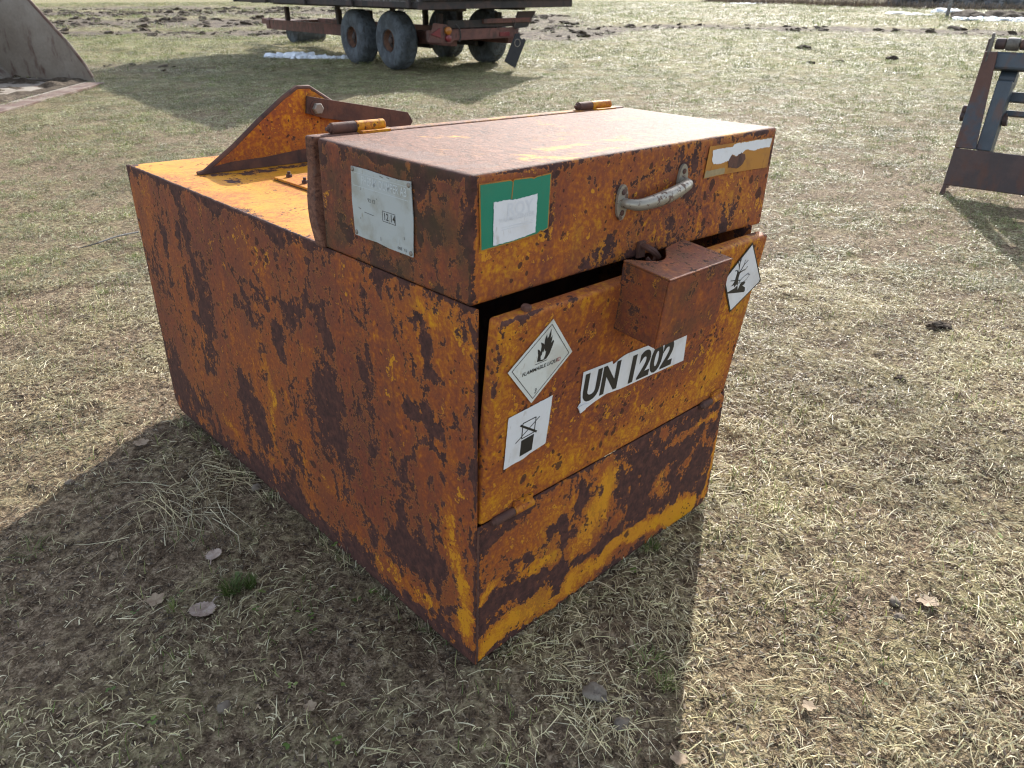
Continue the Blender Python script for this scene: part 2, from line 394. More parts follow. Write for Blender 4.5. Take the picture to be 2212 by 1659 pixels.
STROKES = {
 'side': [
  ('w',0.5,0.0249,[(0.949,0.613),(0.925,0.562),(0.913,0.501),(0.905,0.403),(0.917,0.33)]),
  ('w',0.35,0.0208,[(1.054,0.503),(1.051,0.435),(1.053,0.392)]),
  ('w',0.4,0.0228,[(0.965,0.522),(0.973,0.447),(0.966,0.387)]),
  ('w',0.42,0.0086,[(0.777,0.561),(0.751,0.522),(0.725,0.483),(0.658,0.409)]),
  ('w',0.42,0.0107,[(0.663,0.543),(0.602,0.486),(0.59,0.445)]),
  ('w',0.35,0.0058,[(0.488,0.56),(0.506,0.498)]),
  ('w',0.45,0.013,[(0.42,0.607),(0.426,0.56),(0.434,0.505)]),
  ('w',0.4,0.005,[(0.32,0.592),(0.322,0.511)]),
  ('w',0.38,0.0073,[(0.787,0.514),(0.697,0.49),(0.584,0.467),(0.473,0.482),(0.369,0.523)]),
  ('w',0.45,0.0162,[(1.206,0.621),(0.901,0.622),(0.66,0.614),(0.548,0.612),(0.409,0.614)]),
  ('w',0.35,0.0123,[(0.618,0.641),(0.57,0.631),(0.53,0.624)]),
  ('w',0.3,0.013,[(0.387,0.557),(0.359,0.531)]),
  ('w',0.4,0.0102,[(0.29,0.531),(0.275,0.515)]),
  ('w',0.35,0.011,[(0.645,0.459),(0.642,0.401)]),
  ('w',0.4,0.0245,[(0.955,0.333),(0.906,0.32)]),
  ('w',0.3,0.0381,[(1.214,0.484),(1.212,0.396)]),
  ('f',-0.3,0.0584,[(0.806,0.555),(0.563,0.552)]),
  ('f',-0.25,0.0432,[(1.114,0.592),(1.12,0.454)]),
  ('w',-0.25,0.0904,[(0.87,0.573),(0.56,0.567)]),
  ('w',0.55,0.046,[(0.888,0.399),(0.895,0.312),(0.917,0.216)]),
  ('w',0.45,0.0952,[(1.142,0.095),(1.048,0.077)]),
  ('w',0.6,0.0639,[(0.725,0.234),(0.703,0.197),(0.671,0.158)]),
  ('w',0.55,0.0295,[(0.389,0.481),(0.378,0.458)]),
  ('w',0.5,0.0336,[(0.385,0.364),(0.372,0.346)]),
  ('w',0.45,0.0469,[(0.418,0.357),(0.384,0.262),(0.357,0.171)]),
  ('w',0.5,0.0573,[(1.144,-0.018),(0.675,0.009),(0.335,0.016)]),
  ('w',0.42,0.0275,[(0.335,0.016),(0.149,0.007),(0.013,0.013)]),
  ('w',0.6,0.0292,[(0.147,0.41),(0.106,0.419),(0.084,0.408)]),
  ('w',0.5,0.0104,[(0.165,0.315),(0.126,0.369),(0.046,0.38),(0.009,0.369)]),
  ('w',0.45,0.0095,[(0.079,0.356),(0.084,0.288),(0.089,0.216)]),
  ('w',0.48,0.0191,[(0.122,0.564),(0.097,0.509),(0.065,0.502)]),
  ('w',0.5,0.0117,[(0.024,0.584),(0.019,0.575)]),
  ('w',0.6,0.0052,[(0.0,0.611),(0.001,0.393),(0.002,0.023)]),
  ('w',0.45,0.0422,[(0.36,0.142),(0.25,0.096),(0.11,0.155)]),
  ('w',0.45,0.0136,[(0.136,0.51),(0.132,0.481)]),
  ('w',0.4,0.0207,[(0.735,0.421),(0.658,0.403),(0.625,0.377)]),
  ('w',0.35,0.015,[(0.298,0.459),(0.281,0.43)]),
  ('w',0.35,0.0118,[(0.17,0.43),(0.147,0.418)]),
  ('w',0.4,0.0109,[(0.056,0.4),(0.024,0.461)]),
  ('w',0.4,0.0239,[(0.561,0.408),(0.553,0.366)]),
  ('w',0.35,0.0294,[(0.54,0.164),(0.494,0.113)]),
  ('w',0.38,0.0164,[(0.64,0.467),(0.641,0.393),(0.634,0.263)]),
  ('f',-0.75,0.0047,[(0.2,0.532),(0.199,0.46),(0.205,0.296),(0.208,0.173)]),
  ('f',-0.7,0.0372,[(0.216,0.062),(0.16,0.055),(0.106,0.058)]),
  ('f',-0.4,0.0215,[(0.064,0.285),(0.042,0.196),(0.025,0.047)]),
  ('f',-0.6,0.0128,[(0.63,0.361),(0.612,0.272),(0.631,0.128),(0.579,0.07)]),
  ('f',-0.7,0.0229,[(0.936,0.089),(0.839,0.078)]),
  ('f',-0.6,0.0206,[(0.743,0.09),(0.658,0.079)]),
  ('f',-0.6,0.0195,[(0.437,0.136),(0.378,0.133)]),
  ('f',-0.6,0.0192,[(0.363,0.057),(0.269,0.045)]),
  ('f',-0.55,0.0257,[(0.127,0.588),(0.043,0.591),(0.01,0.575)]),
  ('f',-0.5,0.0399,[(0.205,0.209),(0.174,0.167)]),
  ('f',-0.4,0.0375,[(0.474,0.408),(0.424,0.411)]),
  ('w',-0.3,0.0117,[(0.064,0.285),(0.042,0.196),(0.025,0.047)]),
  ('w',-0.3,0.031,[(0.216,0.062),(0.106,0.058)]),
  ('w',-0.3,0.0391,[(0.198,0.473),(0.188,0.349)]),
  ('f',0.15,0.0808,[(0.276,0.528),(0.229,0.331)]),
  ('w',-0.25,0.0823,[(0.811,0.283),(0.733,0.282)]),
  ('w',0.4,0.0123,[(0.182,0.029),(0.094,0.046),(0.049,0.077)]),
  ('w',0.35,0.0124,[(0.216,0.056),(0.156,0.131)]),
  ('w',-0.28,0.0199,[(0.07,0.258),(0.054,0.183),(0.029,0.127),(0.016,0.053)]),
  ('f',-0.7,0.0239,[(0.07,0.258),(0.054,0.183),(0.029,0.127),(0.017,0.052)]),
  ('w',-0.4,0.0206,[(0.064,0.352),(0.032,0.318)]),
  ('f',-0.4,0.0206,[(0.064,0.352),(0.032,0.318)]),
  ('w',0.5,0.0056,[(0.076,0.365),(0.048,0.366),(0.008,0.361)]),
  ('w',0.4,0.0076,[(0.024,0.283),(0.033,0.183)]),
 ],
 'front': [
  ('w',0.5,0.0536,[(0.344,0.211),(0.499,0.208),(0.646,0.22)]),
  ('w',0.55,0.052,[(0.42,0.136),(0.541,0.123),(0.642,0.077)]),
  ('w',0.55,0.0483,[(0.523,0.087),(0.627,0.138)]),
  ('w',0.5,0.0166,[(0.476,0.082),(0.29,0.085),(0.193,0.084)]),
  ('w',0.5,0.0319,[(0.013,0.079),(0.063,0.104),(0.138,0.104)]),
  ('w',0.45,0.0125,[(0.018,0.009),(0.2,0.002),(0.279,0.0)]),
  ('w',0.35,0.0198,[(0.007,0.247),(0.098,0.248),(0.225,0.239)]),
  ('w',0.6,0.0253,[(0.286,0.2),(0.292,0.189)]),
  ('w',0.55,0.0219,[(0.238,0.222),(0.234,0.202)]),
  ('w',0.5,0.0166,[(0.15,0.196),(0.16,0.18)]),
  ('w',0.4,0.015,[(0.185,0.189),(0.195,0.176)]),
  ('w',0.4,0.0161,[(0.085,0.169),(0.127,0.161)]),
  ('w',0.3,0.0091,[(0.004,0.228),(0.005,0.046)]),
  ('w',-0.45,0.0383,[(0.06,0.219),(0.173,0.231)]),
  ('f',-0.35,0.0383,[(0.06,0.219),(0.173,0.231)]),
  ('w',-0.5,0.0421,[(0.239,0.098),(0.281,0.155),(0.322,0.229)]),
  ('f',-0.9,0.0398,[(0.239,0.098),(0.281,0.155),(0.323,0.221)]),
  ('w',-0.4,0.0277,[(0.358,0.117),(0.411,0.056),(0.344,0.066)]),
  ('f',-0.9,0.0329,[(0.368,0.12),(0.411,0.056),(0.332,0.072)]),
  ('w',-0.38,0.0316,[(0.041,0.021),(0.133,0.04),(0.245,0.042),(0.316,0.039)]),
  ('f',-1.05,0.0376,[(0.033,0.026),(0.133,0.044),(0.244,0.046),(0.326,0.037)]),
  ('w',-0.6,0.0226,[(0.313,0.057),(0.435,0.048),(0.482,0.05)]),
  ('f',-1.2,0.0251,[(0.313,0.057),(0.435,0.048),(0.482,0.05)]),
  ('w',-0.9,0.0258,[(0.508,0.042),(0.602,0.023)]),
  ('f',-1.3,0.0285,[(0.501,0.045),(0.615,0.021)]),
  ('w',-0.7,0.0269,[(0.481,0.15),(0.499,0.116)]),
  ('f',-0.8,0.0269,[(0.481,0.15),(0.499,0.116)]),
  ('w',-0.7,0.0144,[(0.49,0.224),(0.555,0.226),(0.652,0.222)]),
  ('f',-0.8,0.0144,[(0.49,0.224),(0.555,0.226),(0.652,0.222)]),
  ('w',-0.9,0.009,[(0.68,0.186),(0.676,0.117),(0.674,0.035)]),
  ('f',-1.2,0.009,[(0.68,0.186),(0.676,0.117),(0.674,0.035)]),
  ('w',-0.45,0.0117,[(0.016,0.118),(0.031,0.15)]),
  ('f',-1.0,0.0137,[(0.016,0.118),(0.031,0.15)]),
  ('w',-0.4,0.0168,[(0.12,0.135),(0.191,0.117)]),
  ('f',-0.8,0.0166,[(0.103,0.137),(0.19,0.126)]),
  ('w',-0.35,0.014,[(0.537,0.142),(0.553,0.126)]),
  ('f',-0.4,0.0637,[(0.16,0.172),(0.348,0.186)]),
 ],
 'door': [
  ('w',0.5,0.0059,[(0.008,0.331),(0.007,0.25),(0.005,0.13),(0.008,0.019)]),
  ('w',0.45,0.0059,[(0.014,0.325),(0.093,0.33),(0.176,0.338)]),
  ('w',0.45,0.0096,[(0.192,0.192),(0.193,0.17)]),
  ('w',0.4,0.0145,[(0.198,0.085),(0.216,0.048),(0.268,0.019)]),
  ('w',0.35,0.0137,[(0.271,0.024),(0.325,0.032),(0.407,0.041)]),
  ('w',0.35,0.0042,[(0.242,0.142),(0.272,0.114)]),
  ('w',0.3,0.004,[(0.158,0.076),(0.159,0.031)]),
  ('w',0.35,0.008,[(0.573,0.131),(0.614,0.166)]),
  ('w',0.4,0.013,[(0.015,0.029),(0.024,0.03)]),
  ('f',-0.55,0.0374,[(0.014,0.016),(0.103,0.043),(0.206,0.046)]),
  ('f',-0.6,0.0567,[(0.615,0.068),(0.554,0.029),(0.366,0.035)]),
  ('f',-0.4,0.0301,[(0.021,0.312),(0.044,0.279)]),
  ('f',0.25,0.0796,[(0.371,0.154),(0.551,0.159)]),
  ('f',0.2,0.0468,[(0.145,0.177),(0.31,0.088)]),
  ('f',-0.3,0.0326,[(0.027,0.22),(0.032,0.117)]),
  ('w',0.3,0.0084,[(0.039,0.196),(0.059,0.193)]),
  ('w',-0.2,0.0694,[(0.079,0.201),(0.382,0.121)]),
 ],
 'lidfront': [
  ('w',0.6,0.0222,[(0.225,0.641),(0.254,0.647),(0.277,0.656)]),
  ('w',0.6,0.0387,[(0.6,0.66),(0.596,0.642)]),
  ('w',0.5,0.0166,[(0.492,0.683),(0.493,0.681)]),
  ('w',0.5,0.0298,[(0.462,0.719),(0.468,0.711)]),
  ('w',0.5,0.0078,[(0.202,0.761),(0.206,0.751)]),
  ('w',0.5,0.0079,[(0.219,0.761),(0.223,0.755)]),
  ('w',0.45,0.0083,[(0.256,0.736),(0.346,0.749),(0.413,0.757)]),
  ('w',0.35,0.0287,[(0.44,0.758),(0.482,0.759)]),
  ('w',0.5,0.0062,[(-0.001,0.787),(0.001,0.752),(-0.006,0.698),(-0.003,0.629)]),
  ('w',0.45,0.0052,[(0.04,0.788),(0.205,0.787),(0.413,0.79),(0.686,0.786)]),
  ('w',0.45,0.0211,[(0.487,0.649),(0.498,0.64)]),
  ('w',0.5,0.0075,[(0.137,0.712),(0.129,0.699)]),
  ('w',0.35,0.0374,[(0.358,0.677),(0.444,0.651)]),
  ('w',0.3,0.0174,[(0.146,0.783),(0.17,0.775)]),
  ('w',0.35,0.0115,[(0.204,0.678),(0.219,0.662)]),
  ('w',0.4,0.0122,[(0.255,0.645),(0.292,0.628),(0.367,0.625)]),
  ('f',-0.55,0.0338,[(0.017,0.697),(0.082,0.691),(0.112,0.696)]),
  ('f',-0.5,0.0675,[(0.613,0.7),(0.693,0.69)]),
  ('f',-0.5,0.0111,[(0.415,0.783),(0.687,0.784)]),
  ('f',-0.35,0.0405,[(0.214,0.71),(0.155,0.668)]),
  ('f',0.3,0.0593,[(0.435,0.689),(0.525,0.676)]),
  ('f',0.25,0.0557,[(0.356,0.689),(0.425,0.642)]),
  ('f',-0.3,0.0211,[(0.03,0.662),(0.084,0.655)]),
  ('w',0.3,0.0083,[(0.004,0.647),(0.043,0.649),(0.06,0.618)]),
 ],
 'lidleft': [
  ('w',0.55,0.0203,[(0.338,0.767),(0.328,0.761)]),
  ('w',0.45,0.0157,[(0.277,0.773),(0.273,0.766)]),
  ('w',0.45,0.0074,[(0.348,0.781),(0.215,0.784),(0.097,0.786),(0.022,0.787)]),
  ('w',0.5,0.0268,[(0.304,0.659),(0.29,0.653)]),
  ('w',0.45,0.0124,[(0.107,0.708),(0.111,0.685)]),
  ('w',0.4,0.009,[(0.273,0.724),(0.272,0.71)]),
  ('w',0.4,0.0146,[(0.243,0.648),(0.229,0.644)]),
  ('w',0.35,0.0067,[(0.111,0.763),(0.116,0.72)]),
  ('w',0.4,0.0114,[(0.316,0.681),(0.314,0.673)]),
  ('w',0.35,0.0106,[(0.086,0.719),(0.084,0.712)]),
  ('w',0.45,0.0067,[(0.015,0.785),(0.011,0.754),(0.015,0.7)]),
  ('w',0.3,0.0073,[(0.077,0.741),(0.073,0.738)]),
  ('f',-0.2,0.0226,[(0.124,0.774),(0.099,0.737)]),
  ('w',0.4,0.0107,[(0.143,0.777),(0.034,0.786)]),
 ],
 'lidtop': [
  ('f',-0.9,0.0245,[(0.13,0.262),(0.179,0.251)]),
  ('f',-0.8,0.0194,[(0.211,0.09),(0.294,0.093)]),
  ('f',-0.7,0.0143,[(0.129,0.038),(0.172,0.028)]),
  ('f',-0.8,0.0188,[(0.533,0.246),(0.611,0.242)]),
  ('f',-0.5,0.0292,[(0.34,0.104),(0.448,0.088)]),
  ('f',-0.6,0.0151,[(0.12,0.108),(0.18,0.002)]),
  ('w',0.6,0.0383,[(0.023,0.176),(0.046,0.117)]),
  ('w',0.5,0.032,[(0.009,0.277),(0.034,0.213)]),
  ('w',0.5,0.0259,[(-0.008,0.078),(0.058,0.049)]),
  ('f',-0.5,0.0111,[(0.093,0.043),(0.37,0.03),(0.607,0.014)]),
  ('w',0.4,0.0505,[(0.527,0.098),(0.623,0.069)]),
  ('w',0.3,0.0306,[(0.489,0.188),(0.618,0.163)]),
 ],
 'deck': [
  ('f',-0.95,0.1446,[(0.031,1.21),(0.122,1.055),(0.282,0.939)]),
  ('f',-0.9,0.1234,[(0.079,0.888),(0.064,0.728),(0.056,0.518)]),
  ('w',0.6,0.0214,[(0.111,0.921),(0.111,0.901)]),
  ('w',0.4,0.0214,[(0.041,0.992),(0.043,0.952)]),
  ('w',0.5,0.0192,[(0.007,1.227),(0.003,0.908),(-0.01,0.637),(-0.01,0.392)]),
  ('w',0.35,0.0202,[(0.01,0.649),(0.002,0.498)]),
  ('w',0.3,0.0281,[(0.143,0.786),(0.158,0.722)]),
  ('w',0.45,0.0266,[(0.082,1.011),(0.185,0.967),(0.335,0.992)]),
 ],
}

# ------------------------------------------------------------------ ground shape
TANK_ROT = (R(0.0556), R(2.0595), R(-0.7782))

MUD_LINES = [  # (centre line, half width, amount)
    ([(12.5, 11.8), (16.5, 13.0), (19.5, 12.3), (19.6, 10.0), (20.6, 7.5), (22, 4.2), (23, 1.0)], 1.5, 1.0),
    ([(13.8, 13.4), (17.5, 16.5), (22, 20.5)], 2.2, .9),
    ([(4.0, 22.2), (6.5, 20.6), (9.2, 18.0)], 2.0, 1.0),
    ([(5.0, 28.0), (9.0, 26.0), (13.0, 23.0)], 3.6, 1.0),
    ([(7.0, 37.0), (12.0, 35.0), (18.0, 31.0)], 5.0, 1.0),
    ([(8.5, 46.0), (14.0, 44.0), (21.0, 38.0)], 5.5, .9),
    ([(7.3, 17.2), (9.0, 16.9)], .9, .7),
    ([(3.3, 11.4), (3.9, 10.2)], .7, .55),
]
def poly_dist(x, y, pts):
    d = np.full(x.shape, 1e9)
    if len(pts) == 1:
        return np.hypot(x - pts[0][0], y - pts[0][1])
    for (ax, ay), (bx, by) in zip(pts[:-1], pts[1:]):
        L2 = (bx - ax) ** 2 + (by - ay) ** 2 + 1e-12
        t = np.clip(((x - ax) * (bx - ax) + (y - ay) * (by - ay)) / L2, 0, 1)
        d = np.minimum(d, np.hypot(x - ax - t * (bx - ax), y - ay - t * (by - ay)))
    return d

def mud_map(x, y):
    m = np.zeros(x.shape)
    p = np.stack([x, y, x * 0], 1)
    n = fbm(p, .9, 4, 5) - .5
    for pts, w, a in MUD_LINES:
        d = poly_dist(x, y, pts) / w + n * 1.4
        m = np.maximum(m, a * (1 - sstep(.55, 1.05, d)))
    return m

BARE = [((-.17, .16), .10, .8), ((-.30, .28), .07, .6), ((-.02, .72), .07, .8), ((-.16, 1.02), .10, .6), ((.22, -.14), .09, .7), ((.02, -.10), .08, .6),
        ((-.05, .05), .07, .7), ((.33, -.30), .07, .5), ((-.42, 1.32), .12, .5), ((.05, -.28), .09, .6), ((.9, .1), .10, .5), ((.42, .95), .2, .3), ((-.22, .60), .07, .6)]
def bare_map(x, y):
    p = np.stack([x, y, x * 0], 1)
    b = sstep(.47, .63, fbm(p, 2.6, 4, 21)) * .8
    n = fbm(p, 14, 3, 8) - .5
    for (cx, cy), r, a in BARE:
        d = np.hypot(x - cx, y - cy) / r + n * 1.0
        b = np.maximum(b, a * (1 - sstep(.5, 1.15, d)))
    return np.clip(b, 0, 1)

def gh(x, y):
    x = np.asarray(x, float); y = np.asarray(y, float)
    p = np.stack([x, y, np.zeros_like(x)], 1)
    r = np.hypot(x, y)
    tw = 1 - sstep(.0, .9, np.maximum(np.maximum(-x, x - .70), np.maximum(-y, y - 1.2)))
    base = tw * (-.036 * np.clip(x, -.1, .75) + .001 * y)
    z = base + (fbm(p, 3.1, 3, 1) - .5) * .030 * (1 - .75 * tw) + (fbm(p, 16, 3, 2) - .5) * .018 + (fbm(p, 60, 2, 3) - .5) * .006
    z = z - .006 * bare_map(x, y)
    far = sstep(4, 14, r)
    z = z + far * (fbm(p, .45, 4, 4) - .5) * .10
    m = mud_map(x, y)
    z = z + m * ((fbm(p, 1.9, 5, 6, .6) - .5) * .22 - .02)
    z = z - .004
    return z

def build_ground():
    def axis(c):
        out = []
        s = .013; a = 0.0
        pos = [0.0]
        while pos[-1] < 420:
            pos.append(pos[-1] + s)
            if pos[-1] > 1.25: s = min(s * 1.055, 12)
        neg = [0.0]; s = .013
        while neg[-1] < 60:
            neg.append(neg[-1] + s)
            if neg[-1] > 1.25: s *= 1.09
        return np.array(sorted([c - v for v in neg[1:]] + [c + v for v in pos]))
    xs = axis(.25); ys = axis(.25)
    X, Y = np.meshgrid(xs, ys, indexing='ij')
    x = X.ravel(); y = Y.ravel()
    z = gh(x, y)
    nx, ny = len(xs), len(ys)
    I = np.arange(nx * ny).reshape(nx, ny)
    F = np.stack([I[:-1, :-1].ravel(), I[1:, :-1].ravel(), I[1:, 1:].ravel(), I[:-1, 1:].ravel()], 1)
    me = bpy.data.meshes.new('ground')
    me.vertices.add(len(x)); me.vertices.foreach_set('co', np.stack([x, y, z], 1).ravel().astype(np.float32))
    me.loops.add(F.size); me.loops.foreach_set('vertex_index', F.ravel().astype(np.int32))
    me.polygons.add(len(F)); me.polygons.foreach_set('loop_start', (np.arange(len(F)) * 4).astype(np.int32))
    me.polygons.foreach_set('use_smooth', np.ones(len(F), dtype=bool))
    me.update(calc_edges=True)
    for nm, arr in (('mud', mud_map(x, y)), ('bare', bare_map(x, y)), ('green', green_map(x, y))):
        a = me.attributes.new(nm, 'FLOAT', 'POINT'); a.data.foreach_set('value', arr.astype(np.float32))
    k = NT('field_soil')
    geo = k.node('ShaderNodeNewGeometry').outputs['Position']
    mud = k.attr('mud'); bare = k.attr('bare'); gr = k.attr('green')
    n1 = k.noise(geo, 55, 4, .65); n2 = k.noise(geo, 7, 5, .6); n4 = k.noise(geo, 260, 2, .65)
    soil = k.ramp(k.m('ADD', k.m('MULTIPLY', n1, .6), k.m('MULTIPLY', n4, .4)), [(.36, (.035, .023, .014)), (.5, (.150, .105, .066)), (.62, (.36, .275, .185))])
    straw = k.ramp(k.m('ADD', k.m('MULTIPLY', n2, .45), k.m('MULTIPLY', n1, .55)), [(.36, (.070, .058, .030)), (.5, (.21, .178, .09)), (.62, (.37, .32, .175))])
    green = k.ramp(k.m('ADD', k.m('MULTIPLY', n2, .5), k.m('MULTIPLY', n1, .5)), [(.38, (.06, .070, .022)), (.6, (.25, .265, .095))])
    cover = k.sstep(.40, .62, k.m('ADD', k.m('MULTIPLY', n2, .5), k.m('MULTIPLY', n1, .5)))
    cover = k.m('MULTIPLY', cover, k.m('SUBTRACT', 1, bare, clamp=True))
    far = k.attr('far')
    cover = k.m('MAXIMUM', k.m('MULTIPLY', cover, .55), far)
    veg = k.mix(k.m('MULTIPLY', gr, k.sstep(.35, .65, k.noise(geo, 2.2, 5))), straw, green)
    col = k.mix(cover, soil, veg)
    mudc = k.ramp(k.m('ADD', k.m('MULTIPLY', k.noise(geo, 4.5, 6, .65), .6), k.m('MULTIPLY', n1, .4)), [(.36, (.020, .014, .011)), (.5, (.090, .068, .051)), (.64, (.22, .175, .130))])
    col = k.mix(k.m('MULTIPLY', mud, .95), col, mudc)
    k.P('Base Color', col); k.P('Roughness', .93); k.P('Specular IOR Level', .15)
    k.bump(k.m('ADD', n1, k.m('MULTIPLY', n4, .4)), 1.0, .016)
    fa = me.attributes.new('far', 'FLOAT', 'POINT')
    fa.data.foreach_set('value', (sstep(3.5, 12, np.hypot(x, y)) * .85).astype(np.float32))
    me.materials.append(k.mat)
    ob = bpy.data.objects.new('ground', me); COL.objects.link(ob)
    tag(ob, kind='structure')
    return ob

GREENS = [((9, 4), 4.5, .7), ((11, 9), 4, .6), ((8, 19.2), 2.2, .9), ((5.5, 19.6), 2.0, .9), ((10.5, 17), 3, .5), ((.6, 3.6), 1.6, .8), ((-.1, 2.4), .7, .9), ((3.2, .9), 1.2, .35), ((1.9, -.5), .9, .4), ((4, 7), 3, .5), ((2, 5.5), 2, .45), ((6.5, 3), 3, .5), ((13, 5), 4, .5)]
def green_map(x, y):
    p = np.stack([x, y, x * 0], 1)
    g = .12 + sstep(.40, .66, fbm(p, .7, 4, 31)) * .75
    n = fbm(p, 2.5, 3, 33) - .5
    for (cx, cy), r, a in GREENS:
        g = np.maximum(g, a * (1 - sstep(.3, 1.1, np.hypot(x - cx, y - cy) / r + n)))
    return np.clip(g, 0, 1)

ground = build_ground()

# ------------------------------------------------------------------ fuel tank
H = .62; LID_H = .168; LX0 = -.004; LX1 = .7225; LY0 = .0075; LD = .350
W = .678; L = 1.205; ZH = .2766
TH = .1040          # door swung out by six degrees
tank = empty('fuel_tank', (0, 0, 0), TANK_ROT)
tag(tank, 'rusty yellow steel fuel tank with hazard labels, boxy hinged lid and half-open door', 'fuel tank')

def axis_list(lo, hi, r, step):
    r = min(r, (hi - lo) * .49)
    n = max(1, int(round((hi - lo - 2 * r) / step)))
    return np.concatenate([[lo, lo + .30 * r, lo + .65 * r], np.linspace(lo + r, hi - r, n + 1), [hi - .65 * r, hi - .30 * r, hi]])

def paint(co, nrm, faces_strokes):
    """faces_strokes: (axis, sign, cols, strokes) -> wear, fade per vertex"""
    w = np.zeros(len(co)); f = np.zeros(len(co))
    for ax, sg, cols, strokes in faces_strokes:
        sel = np.where(nrm[:, ax] * sg > .3)[0]
        cs = co[sel]
        a = cs[:, cols[0]] + (fbm(cs, 16, 3, 301) - .5) * .045 + (fbm(cs, 70, 2, 302) - .5) * .016
        b = cs[:, cols[1]] + (fbm(cs, 16, 3, 303) - .5) * .045 + (fbm(cs, 70, 2, 304) - .5) * .016
        for at, amt, wd, pts in sorted(strokes, key=lambda q_: -q_[1]):
            d = poly_dist(a, b, pts)
            v = amt * (1 - sstep(.15 * wd, 1.25 * wd, d))
            tgt = w if at == 'w' else f
            if amt > 0 and at == 'w': tgt[sel] = np.maximum(tgt[sel], v)
            else: tgt[sel] += v
    return np.clip(w, -1, .8), np.clip(f, -1.5, .6)

def rbox(name, lo, hi, r, step, mat, parent, strokes=(), warp=None, edge_wear=.35, dent=.0008, seed=0, frame=None):
    """rounded box as a dense grid in tank coordinates with painted wear"""
    A = [axis_list(lo[i], hi[i], r, step if np.isscalar(step) else step[i]) for i in range(3)]
    n = [len(a) for a in A]
    ids = -np.ones(n, dtype=np.int64); pts = []
    ii, jj, kk = np.meshgrid(*[np.arange(m) for m in n], indexing='ij')
    surf = (ii == 0) | (ii == n[0]-1) | (jj == 0) | (jj == n[1]-1) | (kk == 0) | (kk == n[2]-1)
    ids[surf] = np.arange(surf.sum())
    co = np.stack([A[0][ii[surf]], A[1][jj[surf]], A[2][kk[surf]]], 1)
    lo_, hi_ = np.array(lo, float), np.array(hi, float)
    rr = np.minimum(r, (hi_ - lo_) * .49)
    inner = np.clip(co, lo_ + rr, hi_ - rr)
    dv = co - inner
    ln = np.linalg.norm(dv / rr, axis=1, keepdims=True); ln[ln < 1e-9] = 1
    nrm = (dv / rr) / ln
    co2 = inner + nrm * rr
    F = []
    def quad(a, b, c, d, flip):
        q = np.stack([a.ravel(), b.ravel(), c.ravel(), d.ravel()], 1)
        F.append(q[:, ::-1] if flip else q)
    for s, fl in ((0, False), (-1, True)):
        g = ids[s, :, :]; quad(g[:-1, :-1], g[:-1, 1:], g[1:, 1:], g[1:, :-1], fl)
        g = ids[:, s, :]; quad(g[:-1, :-1], g[1:, :-1], g[1:, 1:], g[:-1, 1:], fl)
        g = ids[:, :, s]; quad(g[:-1, :-1], g[:-1, 1:], g[1:, 1:], g[1:, :-1], fl)
    F = np.concatenate(F)
    wear, fade = paint(co2, nrm, strokes)
    # worn edges
    near = np.zeros(len(co2))
    cnt = [np.minimum(co2[:, i] - lo_[i], hi_[i] - co2[:, i]) for i in range(3)]
    srt = np.sort(np.stack([c for i, c in enumerate(cnt)], 1), 1)
    ed = srt[:, 1]
    wear = wear + edge_wear * np.exp(-ed / .006) * (fade > -.35)
    if dent:
        dn = (fbm(co2, 5, 3, 40 + seed) - .5) * 2 * dent
        dn *= sstep(0, .03, ed)
        co2 = co2 + nrm * dn[:, None]
    if warp is not None: co2 = warp(co2)
    if frame is not None: co2 = frame(co2)
    me = bpy.data.meshes.new(name)
    me.vertices.add(len(co2)); me.vertices.foreach_set('co', co2.ravel().astype(np.float32))
    me.loops.add(F.size); me.loops.foreach_set('vertex_index', F.ravel().astype(np.int32))
    me.polygons.add(len(F)); me.polygons.foreach_set('loop_start', (np.arange(len(F)) * 4).astype(np.int32))
    me.polygons.foreach_set('use_smooth', np.ones(len(F), dtype=bool))
    me.update(calc_edges=True)
    for nm, arr in (('wear', wear), ('fade', fade)):
        a = me.attributes.new(nm, 'FLOAT', 'POINT'); a.data.foreach_set('value', arr.astype(np.float32))
    me.materials.append(mat)
    ob = bpy.data.objects.new(name, me); COL.objects.link(ob); ob.parent = parent
    return ob

# --- shell
def side_warp(c):
    c = c.copy()
    z = c[:, 2]
    f = 1 - .020 * (1 - np.clip(z / H, 0, 1))
    y = c[:, 1] * f
    c[:, 1] = np.minimum(y, 1.160 + np.clip(z, 0, 1) * .9)
    return c
side_l = rbox('side_panel', (0, 0, 0), (.004, L + .005, H + .001), .0016, (.01, .0055, .0055), M_SIDE, tank, [(0, -1, (1, 2), STROKES['side'])], side_warp, .45, .0016, 1)
side_l["label"] = 'long side panel of orange and dark brown rust'
rbox('side_panel', (W - .004, .0, .022), (W, L, H), .0016, (.01, .03, .03), M_SIDE, tank, [], side_warp, .3, .001, 2)
def front_warp(c):
    c = c.copy()
    z = c[:, 2]; x = c[:, 0]
    lim = np.where(z < .028, .660 + .0 + (z - .004) * .9, 9)
    c[:, 0] = np.minimum(x, lim)
    return c
rbox('front_panel', (.0045, -.0005, .004), (W + .004, .0035, ZH - .001), .0014, (.0055, .01, .0055), M_FRONT, tank, [(1, -1, (0, 2), STROKES['front'])], front_warp, .40, .0014, 3)
def deck_f(c):
    return c
rbox('deck_panel', (.0045, .378, H - .005), (W - .0045, L + .002, H), .0016, (.012, .012, .01), M_DECK, tank, [(2, 1, (0, 1), STROKES['deck'])], None, .30, .0016, 4)
rbox('rear_panel', (.0045, L - .030, .03), (W - .0045, L - .026, H - .0055), .0014, .04, M_SIDE, tank, [], None, .2, .001, 5)
rbox('base_panel', (.0045, .0045, .004), (W - .03, L - .035, .008), .0014, .05, M_RUST, tank, [], None, .2, .001, 6)
